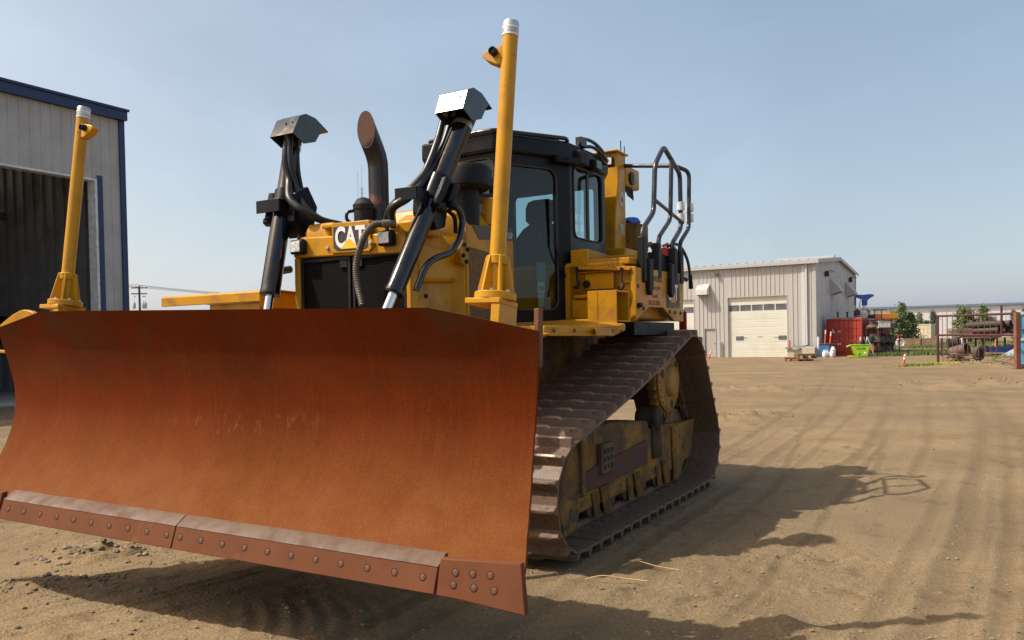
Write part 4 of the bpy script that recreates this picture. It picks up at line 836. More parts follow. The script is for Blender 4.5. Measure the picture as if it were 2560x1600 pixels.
# panel facing forward with two latches and a hatch
wpn = MB(); wpn.add([(-.10, .765, 1.77), (-.10, 1.385, 1.735), (-.10, 1.39, 2.235), (-.10, .765, 2.275)] + [(-.13, .765, 1.77), (-.13, 1.385, 1.735), (-.13, 1.39, 2.235), (-.13, .765, 2.275)], [(0, 1, 2, 3), (7, 6, 5, 4), (0, 4, 5, 1), (1, 5, 6, 2), (2, 6, 7, 3), (3, 7, 4, 0)])
wpo = wpn.obj('tool_panel', yellow, dz, .004)
lip = MB(); n_ = 12
for k in range(n_): 
    y0, y1 = .87 + k * .043, .87 + (k + 1) * .043; z = 2.262 - (y0 - .87) * .07
    lip.bb((-.10, y0, z - .032), (-.055, y1, z - (.004 if k % 2 else 0)))
lip.bb((-.10, .86, 2.20 ), (-.066, 1.39, 2.207)); lip.obj('panel_lip', yellow, wpo, .004)
ht = MB(); ht.bb((-.099, .93, 2.045), (-.093, 1.21, 2.19)); ht.obj('hatch', yellow, wpo, .002)
gp_ = MB()
for a in ((.925, 2.04, .93, 2.19), (.925, 2.036, 1.21, 2.041), (1.215, 2.05, 1.232, 2.185)): gp_.bb((-.0985, a[0], a[1]), (-.0945, a[2], a[3]))
gp_.obj('hatch_gap', M('gap_brown', (.10, .055, .015), .8), wpo)
for y, z in ((.865, 2.17), (1.305, 2.14)):
    la = MB(); la.tube([(-.06, y, z + .06), (-.055, y, z - .02), (-.05, y + .005, z - .05)], .010, 8); la.lathe([(.018, -.01), (.018, .02), (0, .022)], (-.07, y, z + .07), (1, 0, 0), 10)
    la.tube(spline([(-.05, y + .012, z - .045), (-.04, y + .024, z - .075), (-.035, y + .008, z - .105), (-.04, y - .022, z - .10), (-.045, y - .03, z - .095)], 5), .013, 8); la.obj('rubber_latch', black_matte, wpo)
kn = MB().lathe([(.033, 0), (.036, .01), (.033, .03), (0, .034)], (-.10, .945, 2.095), (1, 0, 0), 20); kn.obj('panel_knob', black_matte, wpo)
many('panel_bolt', MB().lathe([(.013, 0), (.013, .01), (0, .012)], n=8), M('bolt_brown', (.1, .1, .1)), wpo, [((-.098, y, z), (1, 0, 0)) for y, z in ((.845, 2.22), (.845, 2.10), (1.355, 2.17), (1.345, 2.085), (.84, 2.02))])
us = MB(); us.bb((-.60, .80, 2.26), (-.11, 1.36, 2.32)); us.prism([(-.10, 2.25), (-.10, 2.42), (-.62, 2.40), (-.62, 2.25)], 'y', .78, .96); us.prism([(-.62, 2.30), (-.62, 2.40), (-1.55, 2.40), (-1.55, 2.30)], 'y', .55, 1.30); us.bb((-2.08, -.56, 2.30), (-1.30, .86, 2.425)); us.obj('tank_top', yellow, dz, .01)
st2 = MB(); st2.bb((-.095, .83, 1.965), (-.05, 1.10, 2.0)); st2.bb((-.098, .80, 1.78), (-.07, 1.08, 1.955)); st2.obj('step_riser', yellow, dz, .008)
# step box with open outer face
bx = MB(); x0, x1, y0, y1, z0, z1 = .02, .30, 1.13, 1.40, 1.735, 2.005
R2 = Matrix.Rotation(R(-8), 3, 'Z')
for a, b_ in (((x0, y0, z0), (x0 + .012, y1, z1)), ((x1 - .012, y0, z0 - .02), (x1, y1, z1)), ((x0 + .012, y0, z0), (x1 - .012, y0 + .012, z1)), ((x0 + .012, y0 + .012, z1 - .014), (x1 - .012, y1, z1)), ((x0 + .012, y0 + .012, z0), (x1 - .012, y1, z0 + .014))): bx.bb(a, b_)
bx.bb((x1, y0 + .075, z0 - .02), (x1 + .004, y0 + .095, z1)); sb = bx.obj('step_box', yellow, dz, .006)
bn = MB(); bn.bb((x0 + .014, 1.20, z0 + .05), (x1 - .014, 1.21, z1 - .05))
bn.obj('step_back', M('box_inner', (.22, .12, .02), .7), sb)
gd2 = MB()
for (x, z, sx_, sz_) in ((.10, 1.94, .07, .09), (.20, 1.93, .035, .11), (.11, 1.85, .06, .035), (.20, 1.84, .05, .07), (.15, 1.775, .16, .03)): gd2.bb((x - sx_ / 2, 1.211, z - sz_ / 2), (x + sx_ / 2, 1.225, z + sz_ / 2))
gd2.obj('step_decal', M('decal_wine', (.07, .02, .015), .6, c2=(.10, .08, .06), scale=20), sb)
bkt = MB(); bkt.bb((-.10, 1.39, 1.745), (-.075, 1.43, 2.23)); bkt.obj('fender_edge', yellow, dz, .005)
# fender side with the owner's lettering and the maker's logo
fs_ = MB().prism([(-.10, 2.225), (-1.45, 2.245), (-1.45, 1.75), (-1.16, 1.755), (-.84, 1.88), (-.46, 1.875), (-.08, 1.735)], 'y', 1.37, 1.41); fso = fs_.obj('fender_side', yellow, dz, .006)
MB().prism([(-.11, 2.10), (-.30, 2.10), (-.62, 1.99), (-.62, 1.91), (-.30, 1.90), (-.11, 1.95)], 'y', 1.410, 1.4115).obj('faded_paint', M('fender_red', (.55, .18, .035), .5, c2=(.56, .25, .03), scale=5), fso)
for body, x, z, s_, m_ in (('IRONWORKS', -.60, 2.145, .075, M('letter_brown', (.16, .07, .02), .5)), ('Machinery Ltd', -.60, 2.065, .058, M('letter_red', (.30, .06, .02), .5)), ('Rentals', -.60, 1.985, .055, M('letter_red', (.3, .06, .02))), ('780-955-2696', -.585, 1.918, .062, M('letter_red', (.3, .06, .02)))):
    text('fender_lettering', body, s_, m_, fso, basis((-1, 0, 0), (0, 0, 1), (x, 1.4125, z)), .0008, .92, .0015)
MB().prism([(-.93, 2.17), (-1.33, 2.18), (-1.33, 1.89), (-.93, 1.88)], 'y', 1.41, 1.412).obj('logo', M('decal_worn', (.15, .075, .025), .6, c2=(.08, .05, .03), scale=8), fso)
text('logo_lettering', 'CAT', .225, decal_white, fso, basis((-1, 0, 0), (0, 0, 1), (-1.115, 1.4145, 2.035)), .0008, .66)
MB().prism([(-1.03, 1.94), (-1.20, 1.94), (-1.115, 2.03)], 'y', 1.4155, 1.417).obj('logo_triangle', M('logo_gold', (.55, .27, .01), .5), fso)
many('fender_bolt', MB().lathe([(.018, 0), (.018, .012), (0, .014)], n=8), M('bolt_brown', (.1, .1, .1)), fso, [((x, 1.41, z), (0, 1, 0)) for x, z in ((-.17, 1.87), (-.30, 1.86), (-.17, 2.06), (-1.04, 2.215), (-1.27, 2.20), (-1.02, 1.845), (-1.18, 1.84), (-1.35, 1.835))])
MB().cyl((-.12, 1.40, 1.885), (-.12, 1.47, 1.885), .02, n=12).obj('fender_catch', black_matte, fso)
MB().bb((-1.30, .9, 1.62), (-.2, 1.36, 1.74)).obj('fender_underside', black_matte, dz)
# other side: fender deck in front of the far track
od = MB(); od.prism([(-2.66, 2.075), (-2.66, 1.985), (-1.28, 1.96), (-1.28, 2.055)], 'x', 1.70, 1.745) if False else None
od.prism([(1.745, 2.055), (1.73, 2.072), (1.0, 2.04), (1.0, 2.00), (1.70, 2.03), (1.72, 1.975), (1.745, 1.975)], 'y', -2.62, -1.30)
od.prism([(1.745, 2.055), (1.745, 1.92), (1.0, 1.92), (1.0, 2.04), (1.72, 2.07)], 'y', -1.30, -1.29); od.prism([(1.66, 2.072), (1.66, 2.082), (.9, 2.05), (.9, 2.04)], 'y', -1.40, -1.23)
od.bb((1.2, -2.0, 1.80), (1.70, -1.35, 1.97)); od.obj('far_fender', yellow, dz, .006)
fb2 = MB().lathe([(.02, 0), (.02, .015), (0, .02)], (1.6, -2.0, 2.07), (0, 0, 1), 8); fb2.obj('fender_bolt', M('bolt_brown', (.1, .1, .1)), dz)
# ---- roll-over frame --------------------------------------------
rp_ = MB()
for s in (1, -1):
    o_ = 0 if s > 0 else -.36; a, b_ = sorted((my(.70, s) + o_, my(.875, s) + o_)); rp_.prism([(-1.04, 3.50), (-1.24, 3.50), (-1.25, 2.46), (-.93, 2.46), (-.98, 2.9), (-1.06, 3.2)], 'y', a, b_)
    a, b_ = sorted((my(.60, s) + o_, my(1.0, s) + o_)); rp_.bb((-1.55, a, 2.38), (-.90, b_, 2.50))
    y_ = my(.78, s) + o_; rp_.prism([(-1.25, 2.5), (-1.25, 2.66), (-1.50, 2.5)], 'y', y_ - .02, y_ + .02)
rp_.bb((-1.235, my(.695, -1) - .36, 3.30), (-1.05, .695, 3.49)); rp_.bb((-1.30, .60, 3.495), (-.98, .90, 3.515)); rop = rp_.obj('rollover_frame', yellow, dz, .014)
def far(o): o.scale = (1.06, 1.06, 1.06); o.location = (-.397, -.243, -.096); return o
far(rop)
wl = MB().bb((-.93, .80, 3.32), (-.86, .90, 3.42)); wl.bb((-.92, .84, 3.42), (-.89, .86, 3.46)); wl = wl.obj('work_light', black_matte, rop, .012)
MB().bb((-.86, .812, 3.335), (-.853, .888, 3.405)).obj('work_light_lens', lens, wl, .003)
ds = MB().bb((-1.20, .876, 2.96), (-1.09, .878, 3.10)).obj('warning_decal', M('decal_paper', (.62, .60, .56), .6, c2=(.45, .42, .38), scale=30), rop)
dm = MB(); dm.bb((-1.175, .8785, 3.0), (-1.12, .8795, 3.05)); dm.prism([(-1.165, 2.985), (-1.13, 2.985), (-1.1475, 2.965)], 'y', .8785, .8795); dm.obj('warning_mark', decal_red, ds)
dl = MB(); dl.tube([(-1.195, .8792, 2.965), (-1.095, .8792, 3.095)], .002, 4); dl.tube([(-1.095, .8792, 2.965), (-1.195, .8792, 3.095)], .002, 4); dl.obj('warning_cross', decal_black, ds)
d2 = MB().bb((-1.20, .876, 2.66), (-1.10, .878, 2.77)).obj('notice_decal', M('decal_paper', (.6, .6, .6)), rop)
d3 = MB()
for k in range(6): d3.bb((-1.19, .8785, 2.67 + k * .016), (-1.11, .8795, 2.675 + k * .016))
d3.obj('notice_lines', M('notice_ink', (.2, .2, .2), .6), d2)
rg_ = MB(); rg_.bb((-1.70, .55, 3.20), (-1.30, .86, 3.42)); rg_ = far(rg_.obj('winch_control_box', yellow, dz, .02))
MB().lathe([(.07, 0), (.07, .02), (0, .03)], (-1.45, .862, 3.29), (0, 1, 0), 18).obj('box_cover', black, rg_)
an = MB(); an.cyl((-1.32, .80, 3.40), (-1.32, .80, 3.68), .006, n=6); an.cyl((-1.42, .80, 3.40), (-1.42, .80, 3.64), .006, n=6); an.cyl((-1.36, .8, 3.2), (-1.36, .8, 2.92), .006, n=6); far(an.obj('antenna', black_matte, dz))
ms_ = MB()
for k in range(5): ms_.tube(spline([(-1.3 - .05 * k, .84, 3.2), (-1.33 - .04 * k, .86, 3.12 - .01 * k), (-1.42 - .03 * k, .84, 3.11), (-1.5 - .02 * k, .82, 3.19)], 5), .009, 6)
far(ms_.obj('cable_bundle', rubber, dz))
rb_ = MB(); rb_.bb((-1.62, .70, 2.52), (-1.28, .98, 2.80)); rb_.tube([(-1.62, .9, 2.55), (-1.75, .95, 2.62), (-1.9, 1.0, 2.5)], .03, 8); far(rb_.obj('rear_valve_box', yellow_dirty, dz, .02))
# ---- handrail and extinguisher -----------------------------------
ra = MB()
for pts_, rr in (([( -.33, 1.40, 2.40), (-.33, 1.40, 2.58), (-.64, 1.40, 2.78), (-.70, 1.40, 3.24), (-.95, 1.40, 3.46), (-1.56, 1.36, 3.30), (-1.57, 1.36, 2.74), (-1.22, 1.38, 2.54), (-1.20, 1.38, 2.40)], .024),
                 ([(-.76, 1.40, 2.38), (-.76, 1.40, 2.55), (-1.12, 1.40, 2.77), (-1.18, 1.40, 3.385)], .022),
                 ([(-1.40, 1.40, 2.40), (-1.40, 1.40, 2.56), (-1.74, 1.39, 2.75), (-1.78, 1.39, 3.36), (-1.6, 1.30, 3.40), (-1.72, .60, 3.51)], .022),
                 ([(-.70, 1.40, 2.90), (-1.57, 1.38, 2.79)], .018)): ra.tube(fillet(pts_, .07), rr, 12)
rail = ra.obj('handrail', M('rail_paint', (.022, .022, .03), .35, c2=(.045, .042, .045), scale=8), dz)
so2 = MB()
for x, z0, z1, y in ((-.33, 2.10, 2.52, 1.40), (-.76, 2.16, 2.50, 1.38), (-1.21, 2.12, 2.49, 1.39), (-1.40, 2.14, 2.48, 1.39)): so2.bb((x - .052, y - .035, z0), (x + .052, y + .035, z1))
for x in (-.42, -1.02): so2.prism([(x - .055, 2.32), (x + .05, 2.32), (x + .06, 2.02), (x + .03, 1.985), (x - .02, 1.985), (x - .055, 2.08)], 'y', 1.412, 1.455)
so2.bb((-1.55, 1.15, 2.05), (-.75, 1.35, 2.42)); so2.obj('rail_socket', black_matte, dz, .012)
many('rail_clamp', MB().lathe([(.03, 0), (.04, .003), (.04, .085), (.03, .088)], n=14), white_p, rail, [(p, (0, 0, 1)) for p in ((-1.57, 1.36, 2.80), (-1.57, 1.36, 2.92), (-1.78, 1.39, 2.82), (-1.78, 1.39, 2.93))])
fx = MB().lathe([(.07, 2.10), (.078, 2.12), (.078, 2.46), (.06, 2.52), (.03, 2.54), (0, 2.54)], (-1.52, 1.20, 0), n=24)
exq = fx.obj('fire_extinguisher', red_p, dz)
MB().lathe([(.079, 2.12), (.079, 2.30)], (-1.52, 1.20, 0), n=24).obj('extinguisher_label', M('label_grey', (.3, .3, .3), .5), exq)
MB().prism([(-1.45, 2.56), (-1.60, 2.60), (-1.62, 2.57), (-1.47, 2.54)], 'y', 1.19, 1.21).obj('extinguisher_lever', red_p, exq)
MB().add([(-1.60, 1.25, 2.58), (-1.68, 1.26, 2.56), (-1.72, 1.27, 2.44), (-1.66, 1.25, 2.47)], [(0, 1, 2, 3)]).obj('inspection_tag', M('tag_red', (.50, .07, .05), .6), exq)
MB().tube(spline([(-1.54, 1.22, 2.55), (-1.64, 1.26, 2.585), (-1.75, 1.30, 2.55), (-1.83, 1.34, 2.42), (-1.855, 1.36, 2.25)], 8), .016, 10).obj('extinguisher_hose', rubber, exq)
MB().cyl((-1.855, 1.36, 2.26), (-1.86, 1.365, 2.11), .022, .026, 12).obj('extinguisher_nozzle', black_matte, exq)
wn = MB(); wn.prism([(-1.62, .6), (-1.62, 2.2), (-1.9, 2.2), (-2.2, 1.6), (-2.2, .7)], 'y', -.42, .42) if False else wn.bb((-1.9, -.4, 1.3), (-1.62, .35, 2.2)); wn.obj('winch_housing', yellow_dirty, dz, .02)
tl = MB(); tl.bb((-1.66, 1.30, 1.62), (-1.63, 1.38, 1.86)); tl.tube([(-1.5, 1.36, 1.88), (-1.64, 1.36, 1.87)], .012, 6); tl.obj('tail_lamp', M('tail_red', (.32, .02, .02), .35), dz, .008)
hk = MB(); hk.tube(spline([(-1.5, 1.30, 2.22), (-1.6, 1.34, 2.22), (-1.72, 1.36, 2.20)], 4), .022, 8); hk.tube([(-1.6, 1.34, 2.18), (-1.66, 1.34, 2.27)], .018, 8); hk.obj('rear_catch', black_matte, dz)
# blue rag left on the rear valve box
rgm = MB()
rings = []
for k, (z, r) in enumerate(((2.874, .085), (2.90, .095), (2.93, .07), (2.945, .03))):
    rings.append([V((-1.90 + r * 1.2 * (1 + .25 * math.sin(3 * a + k)) * math.cos(a), .67 + r * (1 + .2 * math.cos(2 * a + k)) * math.sin(a), z + .012 * math.sin(4 * a))) for a in [2 * math.pi * i / 20 for i in range(20)]])
rgm.loft(rings); rgo = rgm.obj('rag', M('rag_blue', (.03, .12, .55), .85), None)
rgo.matrix_world = Matrix.Translation((-.163, 7.757, 0)) @ Matrix.Rotation(R(-120.223), 4, 'Z'); tag(rgo, 'crumpled blue rag lying on the rear of the bulldozer behind the yellow post', 'rag')
# ------------------------------------------------------------ buildings
def ribwall(mb, x0, x1, z0, z1, y=0., pitch=.305, deep=.035, zt=None):
    """ribbed metal cladding in the plane y, ribs standing towards -y; zt(x) gives a sloping top"""
    xs = [x0]; ys = [y]; k = math.ceil(x0 / pitch)
    while k * pitch < x1 - .06:
        c = k * pitch
        if c - .04 > x0: xs += [c - .04, c - .018, c + .018, c + .04]; ys += [y, y - deep, y - deep, y]
        k += 1
    xs.append(x1); ys.append(y); n = len(xs); zz = [zt(x) if zt else z1 for x in xs]
    vs = [(xs[i], ys[i], z0) for i in range(n)] + [(xs[i], ys[i], zz[i]) for i in range(n)]
    mb.add(vs, [(i, i + 1, n + i + 1, n + i) for i in range(n - 1)])
    return mb
clad = M('cladding_grey', (.455, .435, .41), .5, c2=(.415, .40, .38), scale=1.2, lo=.4, hi=.7)
clad2 = M('cladding_side', (.55, .52, .49), .5, c2=(.50, .475, .455), scale=.8)
trim_g = M('trim_grey', (.42, .42, .42), .5); door_w = M('door_white', (.66, .655, .575), .55, c2=(.60, .57, .43), scale=.9, lo=.5, hi=.75, c3=(.50, .42, .24), scale3=2.2, lo3=.66, hi3=.8)
pane_m = M('door_pane', (.16, .165, .17), .15, c2=(.10, .10, .11), scale=2)
bl = thing('workshop_building', 'light grey metal workshop with a white overhead door and low gabled roof behind the bulldozer', 'building', (20.9, 54.95, 0), math.atan2(-.527, .85))
EH, RH, GW = 6.64, 7.36, 17.0
roofz = lambda y: EH + (RH - EH) * (1 - abs(y - GW / 2) / (GW / 2))
D1 = (-6.13, -1.86, 4.36); D2 = (-12.85, -8.57, 4.36); MD = (-7.86, -6.95, 2.14)
w_ = MB(); segs_ = [(-34, D2[0], 0), (D2[0], D2[1], D2[2]), (D2[1], MD[0], 0), (MD[0], MD[1], MD[2]), (MD[1], D1[0], 0), (D1[0], D1[1], D1[2]), (D1[1], 0, 0)]
for a, b_, z in segs_: ribwall(w_, a, b_, z, EH)
w_.obj('front_wall', clad, bl, smooth=False)
def gable(mb):
    ys = [0]; k = 1
    while k * .305 < GW: ys.append(k * .305); k += 1
    ys.append(GW); vs = []; 
    for y in ys:
        for dx, dy in ((0, -.02), (.018, -.008), (.018, .008), (0, .02)): vs.append((dx, min(max(y + dy, 0), GW)))
    n = len(vs); V3 = [(x, y, 0) for x, y in vs] + [(x, y, roofz(y)) for x, y in vs]
    return mb.add(V3, [(i, i + 1, n + i + 1, n + i) for i in range(n - 1)])
gable(MB()).obj('gable_wall', clad2, bl, smooth=False)
bk_ = MB(); bk_.prism([(-34, 0), (0, GW)], 'x', 0, 0) if False else bk_.add([(-34, GW, 0), (0, GW, 0), (0, GW, EH), (-34, GW, EH), (-34, 0, 0), (-34, 0, EH)], [(0, 1, 2, 3), (0, 3, 5, 4)]); bk_.obj('rear_wall', clad2, bl, smooth=False)
rf_ = MB(); ov = .25
rf_.add([(-34.3, -ov, EH - .02), (ov, -ov, EH - .02), (ov, GW / 2, RH + .05), (-34.3, GW / 2, RH + .05), (-34.3, GW + ov, EH - .02), (ov, GW + ov, EH - .02),
         (-34.3, -ov, EH + .06), (ov, -ov, EH + .06), (ov, GW / 2, RH + .13), (-34.3, GW / 2, RH + .13), (-34.3, GW + ov, EH + .06), (ov, GW + ov, EH + .06)],
        [(0, 1, 2, 3), (3, 2, 5, 4), (6, 7, 8, 9), (9, 8, 11, 10), (0, 1, 7, 6), (1, 2, 8, 7), (2, 5, 11, 8), (4, 5, 11, 10)])
for k in range(56): rf_.bb((-34 + k * .61, -ov - .01, EH + .05), (-34 + k * .61 + .05, -ov + .6, EH + .13))
rf_.bb((-4.5, GW / 2 - .4, RH + .1), (-.2, GW / 2 + .4, RH + .28)); rfo = rf_.obj('roof', M('roof_metal', (.46, .47, .48), .4, .2), bl, smooth=False)
tr_ = MB(); tr_.bb((-34.3, -.30, EH - .22), (.28, -.252, EH - .015)); tr_.bb((-.16, -.05, 0), (.04, -.001, EH - .2)); tr_.bb((.019, -.04, 0), (.06, .16, EH - .2)); tr_.bb((.02, GW - .14, 0), (.06, GW + .03, EH - .1))
tr_.add([(.255, -.25, EH - .20), (.255, GW / 2, RH - .15), (.255, GW + .25, EH - .2), (.255, GW + .25, EH - .03), (.255, GW / 2, RH + .04), (.255, -.25, EH - .03)], [(0, 1, 4, 5), (1, 2, 3, 4)]); tr_.obj('eave_trim', trim_g, bl)
ds_ = MB(); ds_.bb((-.66, -.13, .1), (-.54, -.04, EH - .25)); ds_.bb((-.90, -.04, 0), (-.70, -.036, EH - .3)); ds_.obj('downspout', M('spout_grey', (.55, .56, .57), .45), bl)
def ohd(x0, x1, z):
    d = MB(); nsec = 8; h = z / nsec
    for k in range(nsec):
        if k == 6: continue
        d.bb((x0 + .06, .14, k * h + .006), (x1 - .06, .19, (k + 1) * h - .006))
        for q in range(1, 3): d.bb((x0 + .06, .132, k * h + h * q / 3 - .012), (x1 - .06, .14, k * h + h * q / 3 + .012))
    o = d.obj('overhead_door', door_w, bl, smooth=False)
    f = MB(); k = 6; wdt = (x1 - x0 - .12) / 5
    f.bb((x0 + .06, .14, k * h), (x1 - .06, .18, k * h + .05)); f.bb((x0 + .06, .14, (k + 1) * h - .06), (x1 - .06, .18, (k + 1) * h))
    for q in range(6): f.bb((x0 + .06 + q * wdt - .03, .139, k * h + .05), (x0 + .06 + q * wdt + .03, .179, (k + 1) * h - .06))
    f.obj('window_rail', white_p, o)
    for q in range(5): MB().bb((x0 + .09 + q * wdt, .16, k * h + .05), (x0 + .03 + (q + 1) * wdt, .17, (k + 1) * h - .06)).obj('door_window', pane_m, o)
    j = MB(); j.bb((x0, -.02, 0), (x0 + .06, .25, z)); j.bb((x1 - .06, -.02, 0), (x1, .25, z)); j.bb((x0 + .06, -.02, z - .05), (x1 - .06, .25, z)); j.obj('door_jamb', trim_g, o)
    return o
o1 = ohd(*D1); o2 = ohd(*D2)
for x in (-5.55, -2.55):
    MB().bb((x, .10, 1.24), (x + .55, .131, 1.52)).obj('door_light', pane_m, o1, .02)
MB().bb((-4.02, .128, 1.42), (-3.60, .131, 1.50)).obj('door_notice', M('notice_orange', (.65, .33, .16), .6), o1)
for x in (-4.98, -2.85): MB().bb((x, .125, 1.37), (x + .28, .131, 1.40)).obj('door_pull', M('pull_brown', (.20, .13, .10), .6), o1)
md = MB().bb((MD[0] + .05, .06, .02), (MD[1] - .05, .11, MD[2] - .05)).obj('entry_door', M('door_grey', (.40, .375, .35), .5), bl)
mj = MB(); mj.bb((MD[0], -.03, 0), (MD[0] + .05, .12, MD[2])); mj.bb((MD[1] - .05, -.03, 0), (MD[1], .12, MD[2])); mj.bb((MD[0] + .05, -.03, MD[2] - .05), (MD[1] - .05, .12, MD[2])); mj.obj('door_frame', M('frame_grey', (.33, .33, .33), .5), md)
MB().cyl((MD[1] - .14, .05, 1.02), (MD[1] - .14, -.02, 1.02), .03, n=10).obj('door_knob', steel, md)
hv = MB(); hv.prism([(-.03, 5.40), (-.03, 4.55), (-.62, 4.55), (-.62, 5.0)], 'x', -8.25, -7.40)
hv.v = [(p[0], p[1], p[2]) for p in hv.v]; hood_ = MB()
hood_.add([(-8.25, -.03, 5.40), (-7.40, -.03, 5.40), (-7.40, -.62, 4.98), (-8.25, -.62, 4.98), (-8.25, -.03, 4.55), (-7.40, -.03, 4.55), (-7.40, -.62, 4.60), (-8.25, -.62, 4.60)], [(0, 1, 2, 3), (3, 2, 6, 7), (0, 3, 7, 4), (1, 5, 6, 2)])
vh = hood_.obj('vent_hood', M('vent_white', (.62, .60, .57), .5, c2=(.40, .22, .14), scale=2.5, lo=.55, hi=.62), bl)
MB().bb((-8.2, -.6, 4.62), (-7.45, -.05, 4.66)).obj('vent_screen', dark, vh)
wl_ = MB(); wl_.bb((-6.92, -.28, 6.02), (-6.70, -.036, 6.14)); wl_.bb((-6.86, -.26, 5.93), (-6.76, -.12, 6.02)); wl_.obj('wall_lamp', M('lamp_brown', (.12, .08, .07), .5), bl)
for s, z in ((3.4, 5.87), (13.6, 5.99)):
    gl_ = MB(); gl_.box((.16, s, z), (.26, .30, .36)); gl_.tube(spline([(.05, s + .15, z + .22), (.35, s + .5, z + .25), (.5, s + 1.0, z + .18)], 4), .03, 6); gl_.obj('gable_lamp', M('lamp_dark', (.03, .03, .03), .5), bl, .03)
for s, z in ((5.8, 4.95), (12.4, 5.0)):
    q = MB(); q.add([(.02, s - .6, z + .75), (.02, s + .6, z + .75), (.75, s + .6, z - .1), (.75, s - .6, z - .1), (.02, s - .6, z - .5), (.02, s + .6, z - .5), (.75, s + .6, z - .28), (.75, s - .6, z - .28)], [(0, 1, 2, 3), (3, 2, 6, 7), (0, 3, 7, 4), (1, 5, 6, 2)])
    vo = q.obj('side_vent', M('vent_grey', (.45, .42, .42), .5), bl); MB().bb((.05, s - .58, z - .3), (.74, s + .58, z - .27)).obj('vent_screen', dark, vo)
MB().cyl((-6.55, -.10, .0), (-6.55, -.10, 1.1), .05, n=12).obj('meter_pipe', M('pipe_brown', (.28, .22, .20), .5), bl)
# ---- shop with the open bay on the left --------------------------
fd_ = V((.515, .857, 0)); nb_ = V((.857, -.515, 0))
sh_ = thing('open_bay_shop', 'grey metal shop with blue trim and a wide open dark bay at the left edge', 'building', (-14.22, 22.41, 0), math.atan2(fd_.y, fd_.x))
SW = M('shop_cladding', (.42, .40, .385), .5, c2=(.36, .345, .335), scale=1); blue_t = M('trim_blue', (.010, .030, .10), .45); L1 = 3.72; H1 = 8.98; HB = 6.82; XB = 2.90
w_ = MB(); ribwall(w_, -12, XB, HB, H1, 0, .305, .03); ribwall(w_, XB, L1, 0, H1, 0, .305, .03); w_.obj('front_wall', SW, sh_, smooth=False)
tb = MB(); tb.bb((-12, -.20, H1 - .18), (L1 + .10, .3, H1 + .10)); tb.bb((-12, -.26, H1 + .10), (L1 + .14, .3, H1 + .17)); tb.bb((L1 - .10, -.06, 0), (L1 + .08, .2, H1 - .18)); tb.obj('blue_trim', blue_t, sh_)
jb = MB(); jb.bb((XB - .05, -.05, 0), (XB + .12, -.032, HB + .12)); jb.obj('bay_trim', blue_t, sh_)
jb = MB(); jb.bb((XB - .13, -.04, 0), (XB - .052, .35, HB)); jb.bb((-12, -.03, HB - .06), (XB - .13, .3, HB - .002)); jb.obj('bay_jamb', white_p, sh_)
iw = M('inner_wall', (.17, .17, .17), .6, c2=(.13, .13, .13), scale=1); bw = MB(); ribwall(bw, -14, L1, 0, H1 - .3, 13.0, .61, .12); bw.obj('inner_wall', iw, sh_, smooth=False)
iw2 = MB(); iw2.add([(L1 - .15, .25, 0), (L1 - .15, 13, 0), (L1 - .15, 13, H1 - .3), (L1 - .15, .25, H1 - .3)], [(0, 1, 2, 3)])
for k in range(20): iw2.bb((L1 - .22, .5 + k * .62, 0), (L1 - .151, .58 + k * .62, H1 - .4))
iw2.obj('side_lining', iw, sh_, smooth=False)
xs_ = MB(); xs_.add([(-14, .05, H1 - .1), (L1, .05, H1 - .1), (L1, 13.1, H1 + .4), (-14, 13.1, H1 + .4)], [(0, 1, 2, 3)]); xs_.add([(L1, 0, 0), (L1, 13.1, 0), (L1, 13.1, H1), (L1, 0, H1)], [(0, 1, 2, 3)]); xs_.add([(-14, 0, 0), (-14, 13.1, 0), (-14, 13.1, H1), (-14, 0, H1)], [(0, 1, 2, 3)]); xs_.obj('roof_shell', SW, sh_, smooth=False)
fl_ = MB().add([(-14, .1, .10), (L1 - .2, .1, .10), (L1 - .2, 12.9, .10), (-14, 12.9, .10)], [(0, 1, 2, 3)]).add([(-14, .1, -.1), (L1, .1, -.1), (L1, .1, .10), (-14, .1, .10)], [(0, 1, 2, 3)]); fl_.obj('concrete_floor', M('concrete', (.36, .33, .30), .8, c2=(.28, .26, .24), scale=1.5), sh_)
for z in (1.9, 2.6): MB().bb((-2, 12.6, z), (2.2, 12.66, z + .06)).obj('wall_rail', M('rail_dark', (.04, .04, .04), .6), sh_)
MB().prism([(-12, 6.0), (XB - .2, 6.0), (XB - .2, 6.25), (-12, 6.25)], 'y', 5, 5.15).obj('door_track', M('rail_dark', (.04, .04, .04), .6), sh_)
# dark flat-deck truck parked inside the bay
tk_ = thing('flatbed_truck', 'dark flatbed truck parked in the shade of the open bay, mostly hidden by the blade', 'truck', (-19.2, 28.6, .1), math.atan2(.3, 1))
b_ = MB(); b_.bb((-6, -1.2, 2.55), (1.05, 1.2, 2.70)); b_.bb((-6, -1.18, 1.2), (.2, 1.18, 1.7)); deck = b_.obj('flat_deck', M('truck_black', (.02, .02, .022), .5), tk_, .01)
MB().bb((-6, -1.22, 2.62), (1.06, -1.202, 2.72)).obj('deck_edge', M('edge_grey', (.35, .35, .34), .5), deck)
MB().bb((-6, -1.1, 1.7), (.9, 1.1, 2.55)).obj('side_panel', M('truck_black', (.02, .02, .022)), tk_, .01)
MB().lathe([(.05, 0), (.05, .02), (0, .03)], (-.75, -1.21, 2.4), (0, -1, 0), 12).obj('marker_lamp', lens, tk_)
for x in (-.55, -2.0):
    for y in (-1.15, .8): MB().lathe([(.3, 0), (.56, .0), (.62, .08), (.62, .30), (.56, .38), (.3, .38)], (x, y, .62), (0, 1, 0), 26).obj('wheel', M('tyre_grey', (.06, .06, .055), .9), tk_)
